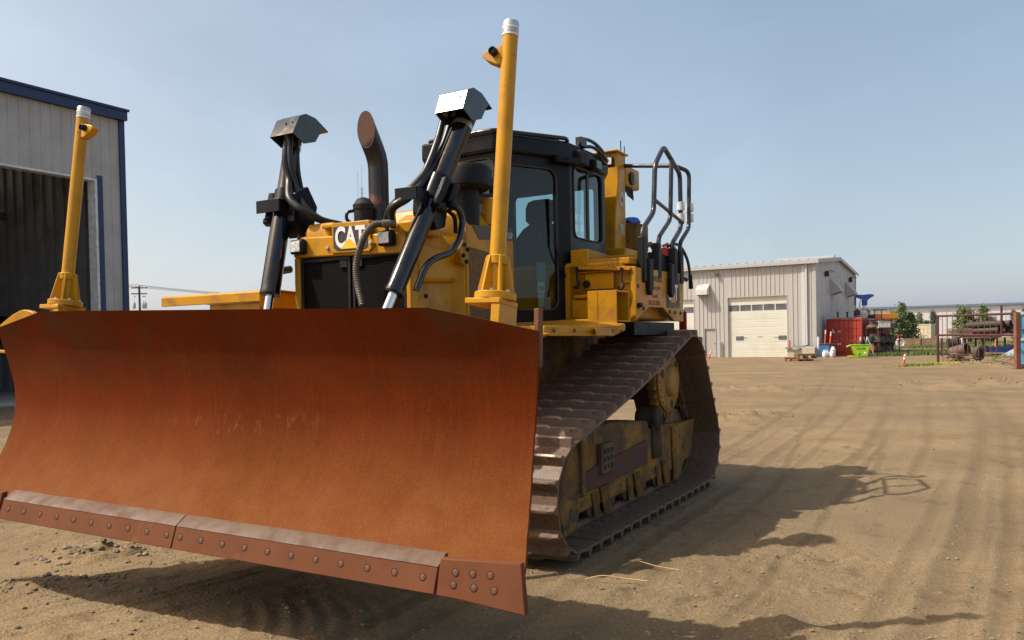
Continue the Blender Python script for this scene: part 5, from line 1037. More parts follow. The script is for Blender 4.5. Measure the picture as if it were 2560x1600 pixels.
# ---- long pale warehouse far behind the trees ---------------------
wh = thing('long_warehouse', 'very long pale grey warehouse with a thin blue roof edge far behind the trees', 'building', (89.3, 200, 0), math.atan2(-15, 29.3))
wm = MB(); wm.add([(-45, 0, 0), (60, 0, 0), (60, 0, 7.7), (-45, 0, 7.7), (-45, 40, 0), (60, 40, 0), (60, 40, 7.7), (-45, 40, 7.7), (-45, 20, 8.4), (60, 20, 8.4)], [(0, 1, 2, 3), (1, 5, 6, 9, 2), (5, 4, 7, 6), (4, 0, 3, 8, 7)]); wm.obj('wall', M('warehouse_pale', (.60, .60, .62), .6, c2=(.56, .57, .6), scale=.05), wh, smooth=False)
wr = MB(); wr.add([(-45.5, -.4, 7.85), (60.5, -.4, 7.85), (60.5, 20, 8.15), (-45.5, 20, 8.15), (-45.5, 40.4, 7.85), (60.5, 40.4, 7.85)], [(0, 1, 2, 3), (3, 2, 5, 4)]); wr.obj('roof', M('warehouse_roof', (.40, .43, .47), .6), wh, smooth=False)
MB().bb((-45.5, -.55, 7.42), (60.5, -.41, 7.86)).obj('roof_edge', M('edge_blue', (.13, .20, .30), .5), wh)
sm_ = MB()
for k in range(34): sm_.bb((-44 + k * 3.05, -.06, 0), (-43.93 + k * 3.05, -.003, 7.4))
sm_.obj('wall_seams', M('seam_grey', (.42, .43, .46), .6), wh)
# ---- shipping containers -----------------------------------------
def container(name, label, loc, rz, mat, L=6.06, W=2.44, H=2.59, marks=None):
    t = thing(name, label, 'container', loc, rz)
    # end doors in the plane y=0 (x 0..W), body runs to +y
    b = MB()
    for x in (0, W): 
        xs = [0.14]; k = 0
        pts_ = []
        y = .14
        while y < L - .14:
            pts_ += [(0, y), (0, y + .07), (.035, y + .105), (.035, y + .175), (0, y + .21)]; y += .28
        s = 1 if x == 0 else -1; vs = [(x + s * dx, yy, .16) for dx, yy in pts_] + [(x + s * dx, yy, H - .10) for dx, yy in pts_]; n = len(pts_)
        b.add(vs, [(i, i + 1, n + i + 1, n + i) for i in range(n - 1)])
    b.add([(0, 0, H - .03), (W, 0, H - .03), (W, L, H - .03), (0, L, H - .03)], [(0, 1, 2, 3)]); b.add([(0, L, .1), (W, L, .1), (W, L, H), (0, L, H)], [(0, 1, 2, 3)]); b.add([(0, 0, .1), (W, 0, .1), (W, L, .1), (0, L, .1)], [(0, 1, 2, 3)])
    b.obj('body', mat, t, smooth=False)
    f = MB()
    for x in (0, W - .1):
        for y in (0, L - .1): f.bb((x - .002, y - .002, 0), (x + .102, y + .102, H))
    for y in (0, L - .1): f.bb((.102, y, H - .12), (W - .102, y + .1, H - .002)); f.bb((.102, y, .02), (W - .102, y + .1, .18))
    for x in (0, W - .1): f.bb((x, .102, H - .11), (x + .1, L - .102, H - .004)); f.bb((x, .102, .02), (x + .1, L - .102, .17))
    f.obj('frame', mat, t, .006, smooth=False)
    for k in range(2):
        x0, x1 = (.11, W / 2 - .01) if k == 0 else (W / 2 + .01, W - .11)
        d = MB(); d.bb((x0, .04, .20), (x1, .075, H - .14))
        for q in range(4): d.bb((x0 + .06, .025, .32 + q * .53), (x1 - .06, .04, .32 + q * .53 + .36))
        dd_ = d.obj('door', mat, t, .008)
        for xr in (x0 + (x1 - x0) * .27, x0 + (x1 - x0) * .73): MB().cyl((xr, .005, .12), (xr, .005, H - .08), .02, n=8).obj('lock_bar', mat, dd_)
        MB().bb((x0 + (x1 - x0) * .27, -.005, 1.03), (x0 + (x1 - x0) * .73, .003, 1.07)).obj('lock_handle', steel, dd_)
    return t
rc_m = M('container_red', (.36, .035, .02), .55, c2=(.26, .03, .022), scale=1.5, lo=.45, hi=.7)
rc = container('shipping_container', 'red shipping container with double doors beside the gable wall, loaded with gear on its roof', (22.15, 56.35, 0), R(-42), rc_m)
MB().prism([(.26, 1.62), (.62, 1.62), (.44, 1.92)], 'y', .012, .018).obj('door_sticker', M('sticker_grey2', (.45, .50, .50), .5), rc)
MB().lathe([(.09, 0), (.09, .006), (0, .006)], (.90, .020, 1.72), (0, -1, 0), 16).obj('door_sticker', M('sticker_pink', (.65, .42, .40), .5), rc)
MB().bb((.78, .010, .78), (1.0, .017, .88)).obj('door_sticker', decal_white, rc)
container('shipping_container', 'cream shipping container standing beyond the timber pile, in front of the trees', (54.1, 108.4, .0), R(-38), M('container_cream', (.62, .56, .38), .6, c2=(.55, .50, .36), scale=1.2), L=3.0)
# ---- gear on the red container's roof ------------------------------
def on(x, y): return V((22.15, 56.35, 0)) + V((math.cos(R(-42)), math.sin(R(-42)), 0)) * x + V((-math.sin(R(-42)), math.cos(R(-42)), 0)) * y
CA = R(-42)
s = MB(); n = 14; prof2 = [(-1.15 + 2.3 * i / n, .05 + .24 * abs(-1 + 2 * i / n) ** 2.5) for i in range(n + 1)]
s.prism(prof2 + [(x, z + .03) for x, z in prof2[::-1]], 'y', -.5, .5); s.bb((-.95, -.5, .0), (.95, .5, .048))
o = s.obj('sheet_metal_sled', M('sled_grey', (.30, .30, .29), .5, .3), loc=on(1.0, .8) + V((0, 0, 2.60))); o.rotation_euler = (0, 0, R(-25)); tag(o, 'bent grey sheet-metal sled lying on the front of the red container roof', 'sled')
for k, (x, y, h, r, lb_) in enumerate([(.55, .75, .42, .09, 'short dark post standing on the grey sled, nearest the gable wall'), (1.15, .9, .40, .10, 'short dark post standing on the grey sled beside the dark red canister')]):
    p = on(x, y) + V((0, 0, 2.68)); m = MB().lathe([(r, 0), (r, .04), (r * .6, .06), (r * .6, h - .05), (r, h - .04), (r, h)], n=12); o = m.obj('steel_post', M('post_dark', (.025, .022, .025), .5), loc=p); tag(o, lb_, 'post')
p = on(1.72, 1.2); o = MB().lathe([(.20, 0), (.21, .03), (.21, .45), (.17, .5), (.06, .53), (.06, .6), (0, .6)], n=20).obj('canister', M('canister', (.05, .012, .02), .5), loc=p + V((0, 0, 2.68))); tag(o, 'dark red canister standing on the sled on the red container', 'canister')
t = thing('winged_bracket', 'blue winged steel bracket on a white and grey drum on the red container', 'machine', (25.75, 58.4, 2.58), R(-10))
m = MB(); m.prism([(-.60, 1.72), (-.50, 1.80), (-.1, 1.78), (.15, 1.80), (.45, 1.82), (.66, 1.76), (.66, 1.66), (.40, 1.52), (.22, 1.36), (.20, .98), (-.14, .98), (-.14, 1.34), (-.28, 1.50), (-.55, 1.60), (-.58, 1.05), (-.66, 1.05), (-.66, 1.66)], 'y', -.10, .10); m.obj('bracket', M('blue_paint', (.015, .06, .30), .4, c2=(.02, .05, .18), scale=4), t, .02)
MB().lathe([(.24, 0), (.25, .02), (.25, .5), (.20, .58), (.1, .62), (.1, .95), (0, .95)], n=22).obj('drum', M('drum_white', (.58, .58, .60), .5, c2=(.35, .35, .38), scale=5), t)
m = MB(); m.tube([(-.30, -.1, .4), (-.34, -.1, 1.2), (-.20, -.1, 1.45)], .05, 8); m.obj('white_hose', white_p, t)
m = MB(); m.bb((.35, -.5, .62), (1.3, -.44, .68)); m.bb((.9, -.5, 0), (.95, -.45, .62)); m.bb((.4, -.5, 0), (.45, -.45, .62)); o = m.obj('steel_stand', M('stand_dark', (.04, .04, .045), .5), loc=(26.1, 58.9, 2.57)); tag(o, 'thin dark steel stand on the red container behind the black tire heap', 'stand')
m = MB(); m.lathe([(.18, .0), (.40, .0), (.46, .1), (.46, .24), (.40, .32), (.18, .32)], n=24); o = m.obj('tire', M('tyre_black', (.02, .022, .025), .85), loc=(26.25, 58.8, 2.59)); tag(o, 'black tire lying flat on the red container beside the orange plastic barrier', 'tire')
m = MB(); m.prism([(-.9, 0), (.75, 0), (.82, .30), (.55, .46), (-.9, .40)], 'y', -.35, .35); o = m.obj('plastic_barrier', M('barrier_orange', (.72, .20, .015), .5, c2=(.55, .24, .02), scale=2), loc=(28.55, 61.0, 2.60), bevel=.04); o.rotation_euler = (0, 0, R(-12)); tag(o, 'orange yellow plastic barrier section on the rear of the red container roof', 'barrier')
# ---- storage rack along the container --------------------------------
rk = thing('storage_rack', 'dark steel storage rack leaning full of parts along the side of the red container', 'rack', tuple(on(2.62, .25)), CA)
fm = M('rack_steel', (.05, .042, .038), .7); 
for y in (.0, 1.6, 3.2, 4.6):
    for x in (.0, .75): MB().bb((x, y, 0), (x + .06, y + .06, 2.1)).obj('upright', fm, rk)
for z in (.32, .95, 1.84): MB().bb((.0, -.05, z), (.85, 4.75, z + .05)).obj('shelf', M('shelf_board', (.13, .085, .05), .8, c2=(.07, .05, .035), scale=3), rk)
random.seed(21)
clutter_kinds = [('parts_bin', 'bin'), ('oil_can', 'can'), ('steel_casting', 'casting'), ('pipe_offcut', 'pipe')]
words = {'parts_bin': 'bin', 'oil_can': 'can', 'steel_casting': 'casting', 'pipe_offcut': 'pipe'}
cols = [(.03, .03, .035), (.07, .05, .04), (.02, .045, .05), (.12, .05, .03), (.05, .06, .055), (.10, .09, .08), (.035, .025, .03)]
proto = {}
for ki, (nm, _c) in enumerate(clutter_kinds):
    for ci, c in enumerate(cols[:4]):
        m = MB()
        if nm == 'parts_bin': m.bb((-.22, -.25, 0), (.22, .25, .03)); m.bb((-.22, -.25, .03), (-.19, .25, .34)); m.bb((.19, -.25, .03), (.22, .25, .22)); m.bb((-.19, -.25, .03), (.19, -.22, .34)); m.bb((-.19, .22, .03), (.19, .25, .34))
        elif nm == 'oil_can': m.lathe([(.13, 0), (.14, .02), (.14, .32), (.05, .38), (.05, .42), (0, .42)], n=14)
        elif nm == 'steel_casting': m.lathe([(.22, 0), (.24, .05), (.20, .14), (.11, .18), (.11, .36), (.16, .40), (.1, .42), (0, .42)], n=16); m.bb((-.28, -.06, .02), (.28, .06, .12))
        else: m.lathe([(.10, -.45), (.12, -.45), (.12, .45), (.10, .45)], (0, 0, .12), (0, 1, .0), 14)
        proto[(nm, ci)] = (m, M('clutter_%s_%d' % (nm, ci), c, .7, c2=tuple(min(1, q * 2.2) for q in c), scale=5))
used = {}
shelf_n = ['bottom shelf', 'middle shelf', 'top shelf']
for si, z in enumerate((.37, 1.0, 1.89)):
    for k in range(12):
        nm, c_ = clutter_kinds[(k * 3 + si) % 4 if random.random() < .6 else random.randrange(4)]; ci = random.randrange(4); m, mt = proto[(nm, ci)]
        me_ = used.get((nm, ci)); p = on(2.62 + random.uniform(.28, .5), .3 + .37 * k + random.uniform(-.06, .06)); p.z = z + .002
        if me_ is None: o = m.obj(nm, mt); used[(nm, ci)] = o.data
        else: o = bpy.data.objects.new(nm, me_); col.objects.link(o)
        o.location = p; o.rotation_euler = (0, 0, CA + random.uniform(-.4, .4)); s_ = random.uniform(.95, 1.5); o.scale = (s_, s_, s_)
        tone = ['blackish', 'brown', 'dark teal', 'rusty red'][ci]; w = words[nm]
        tag(o, '%s %s on the %s of the rack beside the red container' % (tone, w, shelf_n[si]), c_, 'parts stored on the rack by the container')
# white ladder lying on the rack
m = MB(); Lr = 2.6
for z in (0, .38): m.bb((-.03, 0, z), (.03, Lr, z + .07))
for k in range(9): m.bb((-.02, .12 + k * .29, .07), (.02, .17 + k * .29, .38))
o = m.obj('ladder', M('ladder_white', (.62, .60, .54), .55), loc=on(3.50, -.05) + V((0, 0, 1.91))); o.rotation_euler = (0, R(4), CA); tag(o, 'white ladder lying on edge along the top of the storage rack', 'ladder')
for k, (a, lb_) in enumerate(((0, 'weathered timber plank leaning on the storage rack, the paler nearer one'), (.16, 'dark timber plank leaning on the storage rack behind the paler plank'))):
    m = MB(); m.box((0, 0, .68), (.10, .035, 1.45)); o = m.obj('leaning_plank', M('plank_%d' % k, ((.30, .24, .18), (.12, .09, .06))[k], .85, c2=((.22, .17, .12), (.07, .05, .04))[k], scale=8), loc=(24.25 - a, 53.5 + a, 0)); o.rotation_euler = (R(-10), R(-18), R(-20)); tag(o, lb_, 'plank')
for k, (x, y, lb_) in enumerate(((23.05, 52.9, 'green gas cylinder behind the lime hopper, the left one of the pair'), (23.42, 52.75, 'green gas cylinder behind the lime hopper, the right one of the pair'))):
    t = thing('gas_cylinder', lb_, 'gas cylinder', (x, y, 0), 0, 'green gas cylinders behind the hopper')
    MB().lathe([(.11, 0), (.115, .02), (.115, .92), (.10, 1.02), (.06, 1.09), (.04, 1.11), (0, 1.11)], n=18).obj('bottle', M('bottle_green', (.01, .10, .06), .3), t)
    MB().lathe([(.045, 1.10), (.045, 1.22), (.025, 1.24), (.025, 1.34), (0, 1.34)], n=12).obj('valve_cap', white_p, t)
# ---- lime self-dumping hopper -----------------------------------------
lime = M('lime_paint', (.30, .55, .012), .5, c2=(.24, .42, .02), scale=3)
hp = thing('dump_hopper', 'lime green self-dumping steel hopper with a phone number by the red container', 'hopper', (22.05, 50.9, 0), R(-18))
prof3 = [(-.46, .78), (.62, .78), (.50, .12), (-.10, .12), (-.30, .30)]
bn_ = MB(); bn_.prism(prof3, 'y', -.42, .42); bn_.prism([(-.68, .70), (-.46, .80), (.62, .80), (.62, .84), (-.48, .85), (-.72, .73)], 'y', -.44, .44)
bno = bn_.obj('bin', lime, hp, .01)
MB().prism([(-.05, .20), (.10, .20), (.02, .33)], 'y', -.425, -.422).obj('bin_opening', dark, bno)
text('bin_lettering', '453-5082', .15, M('letter_dark', (.03, .045, .01), .5), bno, basis((1, 0, 0), (0, 0, 1), (.12, -.424, .58)), .001, .95, .003)
MB().bb((.26, -.425, .28), (.42, -.422, .38)).obj('bin_sticker', decal_white, bno)
sk_ = MB(); sk_.bb((-.62, -.40, .04), (.55, -.28, .14)); sk_.bb((-.62, .28, .04), (.55, .40, .14)); sk_.bb((-.62, -.27, .06), (-.50, .27, .12)); sk_.obj('skid_base', lime, hp, .008)
m = MB()
for k in range(4): m.bb((-.75, -.5 + k * .3, .0), (.5, -.38 + k * .3, .035))
o = m.obj('pallet', M('pallet_wood', (.34, .22, .13), .85, c2=(.22, .13, .08), scale=4), loc=(21.95, 50.75, 0)); o.rotation_euler = (0, 0, R(-18)); tag(o, 'thin wooden pallet under the lime green hopper', 'pallet')
# ---- propane bottles, bin, bollards, blocks ---------------------------
for k, (x, y, z, s_, lb_) in enumerate(((20.78, 53.15, 0, 1., 'white propane bottle by the blue bin, leftmost of the front row'), (21.02, 53.45, 0, 1., 'white propane bottle behind, between the other two front bottles'), (21.20, 53.0, 0, 1.05, 'white propane bottle nearest the hopper, front row'), (21.42, 53.35, .0, 1.75, 'tall white propane bottle at the right rear of the group'))):
    t = thing('propane_bottle', lb_, 'propane bottle', (x, y, z), k, 'white propane bottles by the blue bin'); wpz = M('bottle_white', (.74, .72, .70), .4, c2=(.6, .5, .46), scale=9, lo=.55, hi=.7)
    r = .152; h = .30 * s_
    MB().lathe([(.11, 0), (.11, .03), (r - .02, .035), (r, .07), (r, .03 + h), (r - .04, h + .09), (.05, h + .12), (0, h + .12)], n=22).obj('tank', wpz, t)
    MB().lathe([(.10, h + .08), (.105, h + .20), (.095, h + .20), (.09, h + .085)], n=18).obj('collar', wpz, t); MB().lathe([(.025, h + .11), (.025, h + .17), (0, h + .17)], n=8).obj('valve', steel, t)
t = thing('waste_bin', 'blue waste bin with a dark lid by the grey bollard', 'bin', (21.2, 54.1, 0), R(-30))
m = MB(); m.bb((-.30, -.30, 0), (.30, .30, .04)); m.bb((-.30, -.30, .04), (-.27, .30, .86)); m.bb((.27, -.30, .04), (.30, .30, .86)); m.bb((-.27, -.30, .04), (.27, -.27, .86)); m.bb((-.27, .27, .04), (.27, .30, .86)); m.obj('body', M('bin_blue', (.03, .16, .42), .5, c2=(.02, .10, .28), scale=3), t, .02)
m = MB(); m.bb((-.34, -.34, .86), (.34, -.24, .92)); m.bb((-.34, .24, .86), (.34, .34, .92)); m.bb((-.34, -.24, .86), (-.24, .24, .92)); m.bb((.24, -.24, .86), (.34, .24, .92)); m.bb((.34, -.1, .85), (.72, .1, .90)); m.obj('rim', M('rim_dark', (.06, .055, .05), .7), t, .01)
def delineator(loc, h, lean, label, grp='orange delineator posts'):
    t = thing('delineator_post', label, 'delineator', loc, 0, grp); t.rotation_euler = lean
    MB().lathe([(.05, 0), (.052, .02), (.046, h - .05), (.038, h), (0, h + .01)], n=16).obj('tube', orange_p, t)
    for k, z in enumerate((h - .13, h - .27)): MB().lathe([(.0505, z), (.0495, z + .07), (.04, z + .075), (.04, z - .005)], n=16).obj('white_band', decal_white, t)
    return t
delineator((13.38, 54.5, 0), .66, (0, R(18), 0), 'leaning orange delineator post by the man door, right of the bulldozer track')
delineator((21.15, 54.15, .3), 1.55, (0, R(4), 0), 'orange delineator post stuck in the blue bin, darker one nearer the wall')
delineator((21.42, 54.02, .3), 1.42, (0, R(6), 0), 'bright orange delineator post stuck in the blue bin, in front of the red container')
delineator((17.84, 36.53, 0), .62, (0, R(12), 0), 'orange delineator post leaning alone on open dirt near the gate')
MB_b = MB().lathe([(.085, 0), (.085, 1.32), (.06, 1.37), (0, 1.38)], n=18); o = MB_b.obj('bollard', M('bollard_grey', (.50, .49, .50), .5), loc=(20.9, 54.55, 0)); tag(o, 'pale grey steel bollard at the building corner beside the blue bin', 'bollard')
def wpt(x, y=0): return V((20.9, 54.95, 0)) + V((.85, -.527, 0)) * x + V((.527, .85, 0)) * y
o = MB().lathe([(.07, 0), (.07, 1.15), (.05, 1.19), (0, 1.2)], n=16).obj('bollard', M('bollard_red', (.42, .10, .08), .5), loc=wpt(-1.70, -.35)); tag(o, 'faded red bollard at the right jamb of the white overhead door', 'bollard')
for k, (x, y, w2, h2, lb_) in enumerate(((-1.25, -.6, .95, .60, 'beige concrete block under the dark tarp, nearer the overhead door'), (-.30, -.75, .85, .68, 'beige concrete block standing nearest the building corner'))):
    p = wpt(x, y); m = MB(); m.prism([(-w2 / 2, 0), (w2 / 2, 0), (w2 / 2, h2), (.15, h2), (.12, h2 + .05), (-.12, h2 + .05), (-.15, h2), (-w2 / 2, h2)], 'y', -.35, .35); o = m.obj('concrete_block', M('block_beige', (.50, .44, .34), .85, c2=(.42, .37, .29), scale=4), loc=p, bevel=.02); o.rotation_euler = (0, 0, R(-31.8)); tag(o, lb_, 'concrete block', 'beige concrete blocks at the wall')
m = MB(); n = 10
vs = []; fs = []
for i in range(n + 1):
    for j in range(7):
        u, v = i / n, j / 6; vs.append((-.70 + 1.35 * u, -.45 + .9 * v, .70 + .16 * u - .35 * max(0, abs(v - .5) * 2 - .72) - .28 * math.exp(-((u - .55) / .25) ** 2) * max(0, .6 - v) + .03 * math.sin(9 * u + 5 * v)))
for i in range(n):
    for j in range(6): fs.append((i * 7 + j, (i + 1) * 7 + j, (i + 1) * 7 + j + 1, i * 7 + j + 1))
o = m.add(vs, fs).obj('tarp', M('tarp_dark', (.13, .125, .12), .75, c2=(.08, .08, .08), scale=4), loc=wpt(-1.15, -.62) + V((0, 0, -.03))); o.rotation_euler = (0, 0, R(-31.8)); tag(o, 'dark grey tarp sagging over the beige concrete blocks', 'tarp')
wood = M('crate_wood', (.24, .13, .065), .85, c2=(.15, .08, .045), scale=5)
for k, (px, w2, h2, d2, zz, lb_) in enumerate((((16.62, 47.6), .75, .22, .6, 0, 'rusty brown timber skid on the ground left of the stacked pallets'), ((17.35, 47.3), 1.15, .28, .8, .14, 'brown wooden crate lid stacked above the ground skid'), ((17.1, 47.1), 1.0, .12, .8, 0, 'brown wooden pallet on the dirt under the crate lid'))):
    m = MB()
    for q in range(5): m.bb((-w2 / 2, -d2 / 2 + q * d2 / 5, h2 * .6), (w2 / 2, -d2 / 2 + q * d2 / 5 + d2 / 6, h2))
    for q in (-1, 0, 1): m.bb((q * w2 * .43 - .05, -d2 / 2, 0), (q * w2 * .43 + .05, d2 / 2, h2 * .6 - .002))
    o = m.obj('wood_pallet', wood, loc=(*px, zz)); o.rotation_euler = (0, 0, R(-12 + 9 * k)); tag(o, lb_, 'pallet')
# ---- pipe gate and the yard behind it ----------------------------------
gt = thing('pipe_gate', 'dark red pipe gate with thin vertical rods across the yard entrance at right', 'gate', (20.82, 39.1, 0), math.atan2(-6.7, -.37))
gm_ = M('gate_red', (.10, .022, .022), .55, c2=(.06, .02, .02), scale=4); LG = 6.7
MB().cyl((0, 0, 0), (0, 0, 2.38), .06, n=14).obj('hinge_post', gm_, gt)
MB().cyl((.06, 0, 2.33), (LG, 0, 2.25), .05, n=12).obj('top_bar', gm_, gt); MB().cyl((.06, 0, 1.40), (LG, 0, 1.38), .05, n=12).obj('middle_bar', gm_, gt)
rdm = M('rod_rust', (.16, .06, .045), .7)
for x in (.50, .98, 1.45, 1.90, 2.38, 2.85, 3.32, 3.78, 4.28, 4.76, 5.20): MB().cyl((x, 0, .1 if x < 3 else .45), (x, 0, 2.30), .014, n=8).obj('rod', rdm, gt)
MB().cyl((5.62, 0, 1.38), (5.62, 0, 2.62), .045, n=10).obj('latch_post', gm_, gt)
o = MB().bb((-.09, -.09, 0), (.09, .09, 2.30)).bb((-.14, -.14, 0), (.14, .14, .03)).obj('gate_post', M('post_rust', (.22, .085, .05), .8, c2=(.15, .06, .04), scale=3), loc=(20.47, 32.4, 0)); tag(o, 'square rust brown gate post beside the blue steel bin', 'post')
bb2 = thing('steel_bin', 'light blue steel bin with a grey frame behind the rusty gate post', 'bin', (20.86, 33.0, 0), R(-33))
m = MB(); m.bb((0.02, .05, .16), (3.0, 2.2, 1.12)); m.bb((.10, .05, 1.25), (3.0, 2.2, 2.20)); m.obj('side_panel', M('bin_lightblue', (.10, .32, .52), .5, c2=(.07, .24, .42), scale=2), bb2, .01)
m = MB(); m.bb((0, 0, 1.13), (3.0, .049, 1.245)); m.bb((0, 0, 2.21), (3.0, .049, 2.32)); m.bb((0, 0, 1.246), (.10, .049, 2.209)); m.obj('frame', M('frame_palegrey', (.42, .46, .48), .5), bb2, .008)
m = MB(); m.bb((.02, -.0, .05), (3.0, .045, .158)); m.obj('base_rail', M('base_rust', (.10, .04, .035), .8), bb2)
mk = MB()
for z in (1.55, 1.42): mk.bb((.20, .040, z), (.26, .048, z + .06))
mk.obj('panel_mark', decal_black, bb2)
# tire, scrap and heap
tt = thing('old_truck_tire', 'worn truck tire standing upright behind the pipe gate', 'tire', (24.5, 42.0, .38), 0)
prf = [(.22, -.11), (.34, -.13), (.38, -.09), (.385, 0), (.38, .09), (.34, .13), (.22, .11), (.20, .06), (.20, -.06), (.22, -.11)]
MB().lathe(prf, (0, 0, 0), (.45, -1, 0), 30).obj('tire_tread', M('tyre_worn', (.055, .048, .045), .9, c2=(.09, .075, .065), scale=8), tt)
MB().lathe([(.20, -.05), (.205, .0), (.13, .02), (.13, -.02)], (0, 0, 0), (.45, -1, 0), 24).obj('rim', M('rim_red', (.20, .03, .03), .6), tt)
o = MB().lathe([(.27, -.45), (.30, -.45)] + [(.30 + (.018 if i % 2 else 0), -.42 + i * .06) for i in range(15)] + [(.30, .45), (.27, .45), (.27, -.45)], n=24).obj('culvert_offcut', M('culvert_rust', (.14, .09, .075), .7, .2, c2=(.09, .055, .045), scale=5), loc=(23.95, 42.8, .52)); o.rotation_euler = (R(75), 0, R(28)); tag(o, 'short rusty culvert offcut lying on the scrap heap behind the gate', 'pipe')
random.seed(5)
for k in range(14):
    Lb = random.uniform(.4, 1.1); o = MB().tube(spline([(-Lb / 2, 0, 0), (-Lb * .1, random.uniform(-.1, .1), random.uniform(.0, .12)), (Lb / 2, 0, 0)], 5), random.uniform(.025, .055), 8).obj('scrap_bar', M('scrap_%d' % (k % 3), ((.12, .055, .04), (.05, .04, .04), (.20, .12, .09))[k % 3], .75, c2=(.07, .035, .03), scale=6), loc=(22.75 + random.uniform(0, 1.4), 41.6 + random.uniform(-.3, .5), .06 + random.uniform(0, .30)))
    o.rotation_euler = (random.uniform(-.2, .2), random.uniform(-.3, .3), random.uniform(-.8, .8)); tag(o, '%s bent scrap bar in the low heap just behind the dark red gate' % ('rust brown', 'blackish', 'pale brown')[k % 3], 'scrap', 'bars in the scrap heap behind the gate')
m = MB().box((0, 0, 0), (.9, .5, .02)); o = m.obj('steel_sheet', M('sheet_grey', (.38, .42, .46), .4, .3), loc=(22.5, 36.0, .50)); o.rotation_euler = (R(20), R(-24), R(10)); tag(o, 'small grey steel sheet leaning on the dirt heap by the gate post', 'sheet')
t = thing('parts_tray', 'dark blue steel tray lying on pale boards behind the gate', 'tray', (29.25, 48.0, 0), R(-5))
m = MB(); m.bb((-.70, -.02, .26), (.72, .02, .60)); m.bb((-.70, .62, .26), (.72, .66, .60)); m.bb((-.70, .02, .26), (.72, .62, .30)); m.obj('tray_body', M('tray_blue', (.012, .05, .19), .5, c2=(.01, .03, .1), scale=3), t, .008)
m = MB(); m.bb((-.78, -.05, .26), (-.70, .7, .68)); m.bb((.72, -.05, .26), (.80, .7, .72)); m.obj('end_plate', M('tray_dark', (.03, .02, .02), .6), t)
for k in range(2):
    o = MB().bb((-.85, -.06, 0), (.75, .06, .06)).obj('board', M('board_pale', (.46, .36, .24), .85, c2=(.36, .27, .18), scale=6), loc=(29.2, 47.95 + .6 * k, .06 + .13 * (1 - k))); o.rotation_euler = (0, R(2 - 3 * k), R(-5 + 4 * k)); tag(o, ('pale board under the front edge of the blue tray', 'pale board lying behind the front board under the blue tray')[k], 'board')
# pipe and lumber rack deeper in the yard
pr = thing('pipe_rack', 'low steel rack carrying lumber and dark pipe rolls behind the gate', 'rack', (29.2, 50.3, 0), R(-3))
for x in (-1.9, -.9, .2, 1.5, 2.6):
    MB().bb((x, -.4, 0), (x + .09, -.32, 1.12)).obj('leg', M('rack_dark', (.045, .04, .042), .7), pr); MB().bb((x, .5, 0), (x + .09, .58, 1.12)).obj('leg', M('rack_dark', (.045, .04, .042)), pr)
MB().bb((-1.1, -.45, 1.121), (1.2, .65, 1.20)).obj('lower_deck', M('deck_pale', (.38, .27, .20), .8, c2=(.30, .16, .11), scale=3), pr); MB().bb((-2.1, -.45, 1.28), (2.9, .65, 1.36)).obj('upper_deck', M('deck_brown', (.20, .11, .075), .8), pr)
for k in range(5):
    Lb = (1.55, 1.5, 1.45, 1.62, 1.5)[k]; o = MB().bb((-Lb / 2, -.10, 0), (Lb / 2, .10, .055)).obj('lumber_board', M('lumber_%d' % (k % 2), ((.50, .40, .26), (.34, .25, .13))[k % 2], .8, c2=(.25, .17, .09), scale=6), loc=(28.05, 50.2 + .05 * (k % 3), 1.365 + k * .082)); o.rotation_euler = (0, 0, R((k * 37) % 7 - 3)); tag(o, '%s in the small lumber stack on the pipe rack' % ('lowest pale board', 'brown board second from the bottom', 'middle pale board', 'brown board just below the top one', 'topmost pale board')[k], 'board', 'lumber boards on the rack')
for k, (x, z, r, lb_) in enumerate(((29.55, 1.95, .20, 'dark pipe roll on the rack, upper left one of the pile'), (30.02, 1.93, .22, 'dark pipe roll on the rack with its open end showing, upper middle'), (29.3, 1.55, .17, 'dark pipe lying lowest at the left of the pile on the rack'), (29.75, 1.53, .18, 'dark pipe in the lower middle of the pile on the rack'), (30.25, 1.53, .18, 'dark pipe in the lower right of the pile on the rack'), (30.6, 1.9, .18, 'dark pipe roll at the upper right end of the pile, by the gate post'))):
    o = MB().lathe([(r * .82, -.9), (r, -.9), (r, 1.2), (r * .82, 1.2), (r * .82, -.9)], n=20).obj('pipe_roll', M('pipe_dark', (.03, .024, .022), .75, c2=(.07, .05, .045), scale=4), loc=(x, 50.2, z)); o.rotation_euler = (R(88), 0, R(35)); tag(o, lb_, 'pipe', 'dark pipes on the rack')
t = thing('traffic_cone', 'orange traffic cone on the grass beyond the pipe rack', 'cone', (45.4, 75, 0)); MB().lathe([(.17, .03), (.05, .70), (.03, .72), (0, .72)], n=16).obj('cone_body', M('cone_orange', (.75, .06, .03), .5), t); MB().bb((-.24, -.24, 0), (.24, .24, .03)).obj('cone_base', M('cone_orange', (.7, .06, .03)), t)
t = thing('steel_drum', 'dark drum lying on its side with a white end ring, beyond the gate', 'drum', (41.7, 75.3, .46), 0)
MB().cyl((-.75, 0, 0), (.35, -.3, 0), .40, n=22).obj('drum_body', M('drum_dark', (.035, .03, .04), .6), t); MB().lathe([(.40, 0), (.47, 0), (.47, .12), (.40, .12), (.40, 0)], (.38, -.31, 0), (.9, -.35, 0), 24).obj('end_ring', white_p, t)
o = MB().tube([(39.35 + .36 * math.cos(2 * math.pi * i / 30), 81 + .1 * math.sin(2 * math.pi * i / 30), .46 + .40 * math.sin(2 * math.pi * i / 30)) for i in range(31)], .13, 10).obj('hose_coil', M('coil_white', (.50, .50, .47), .6, c2=(.3, .3, .28), scale=6)); tag(o, 'white coil of hose standing on edge past the end of the storage rack', 'hose coil')
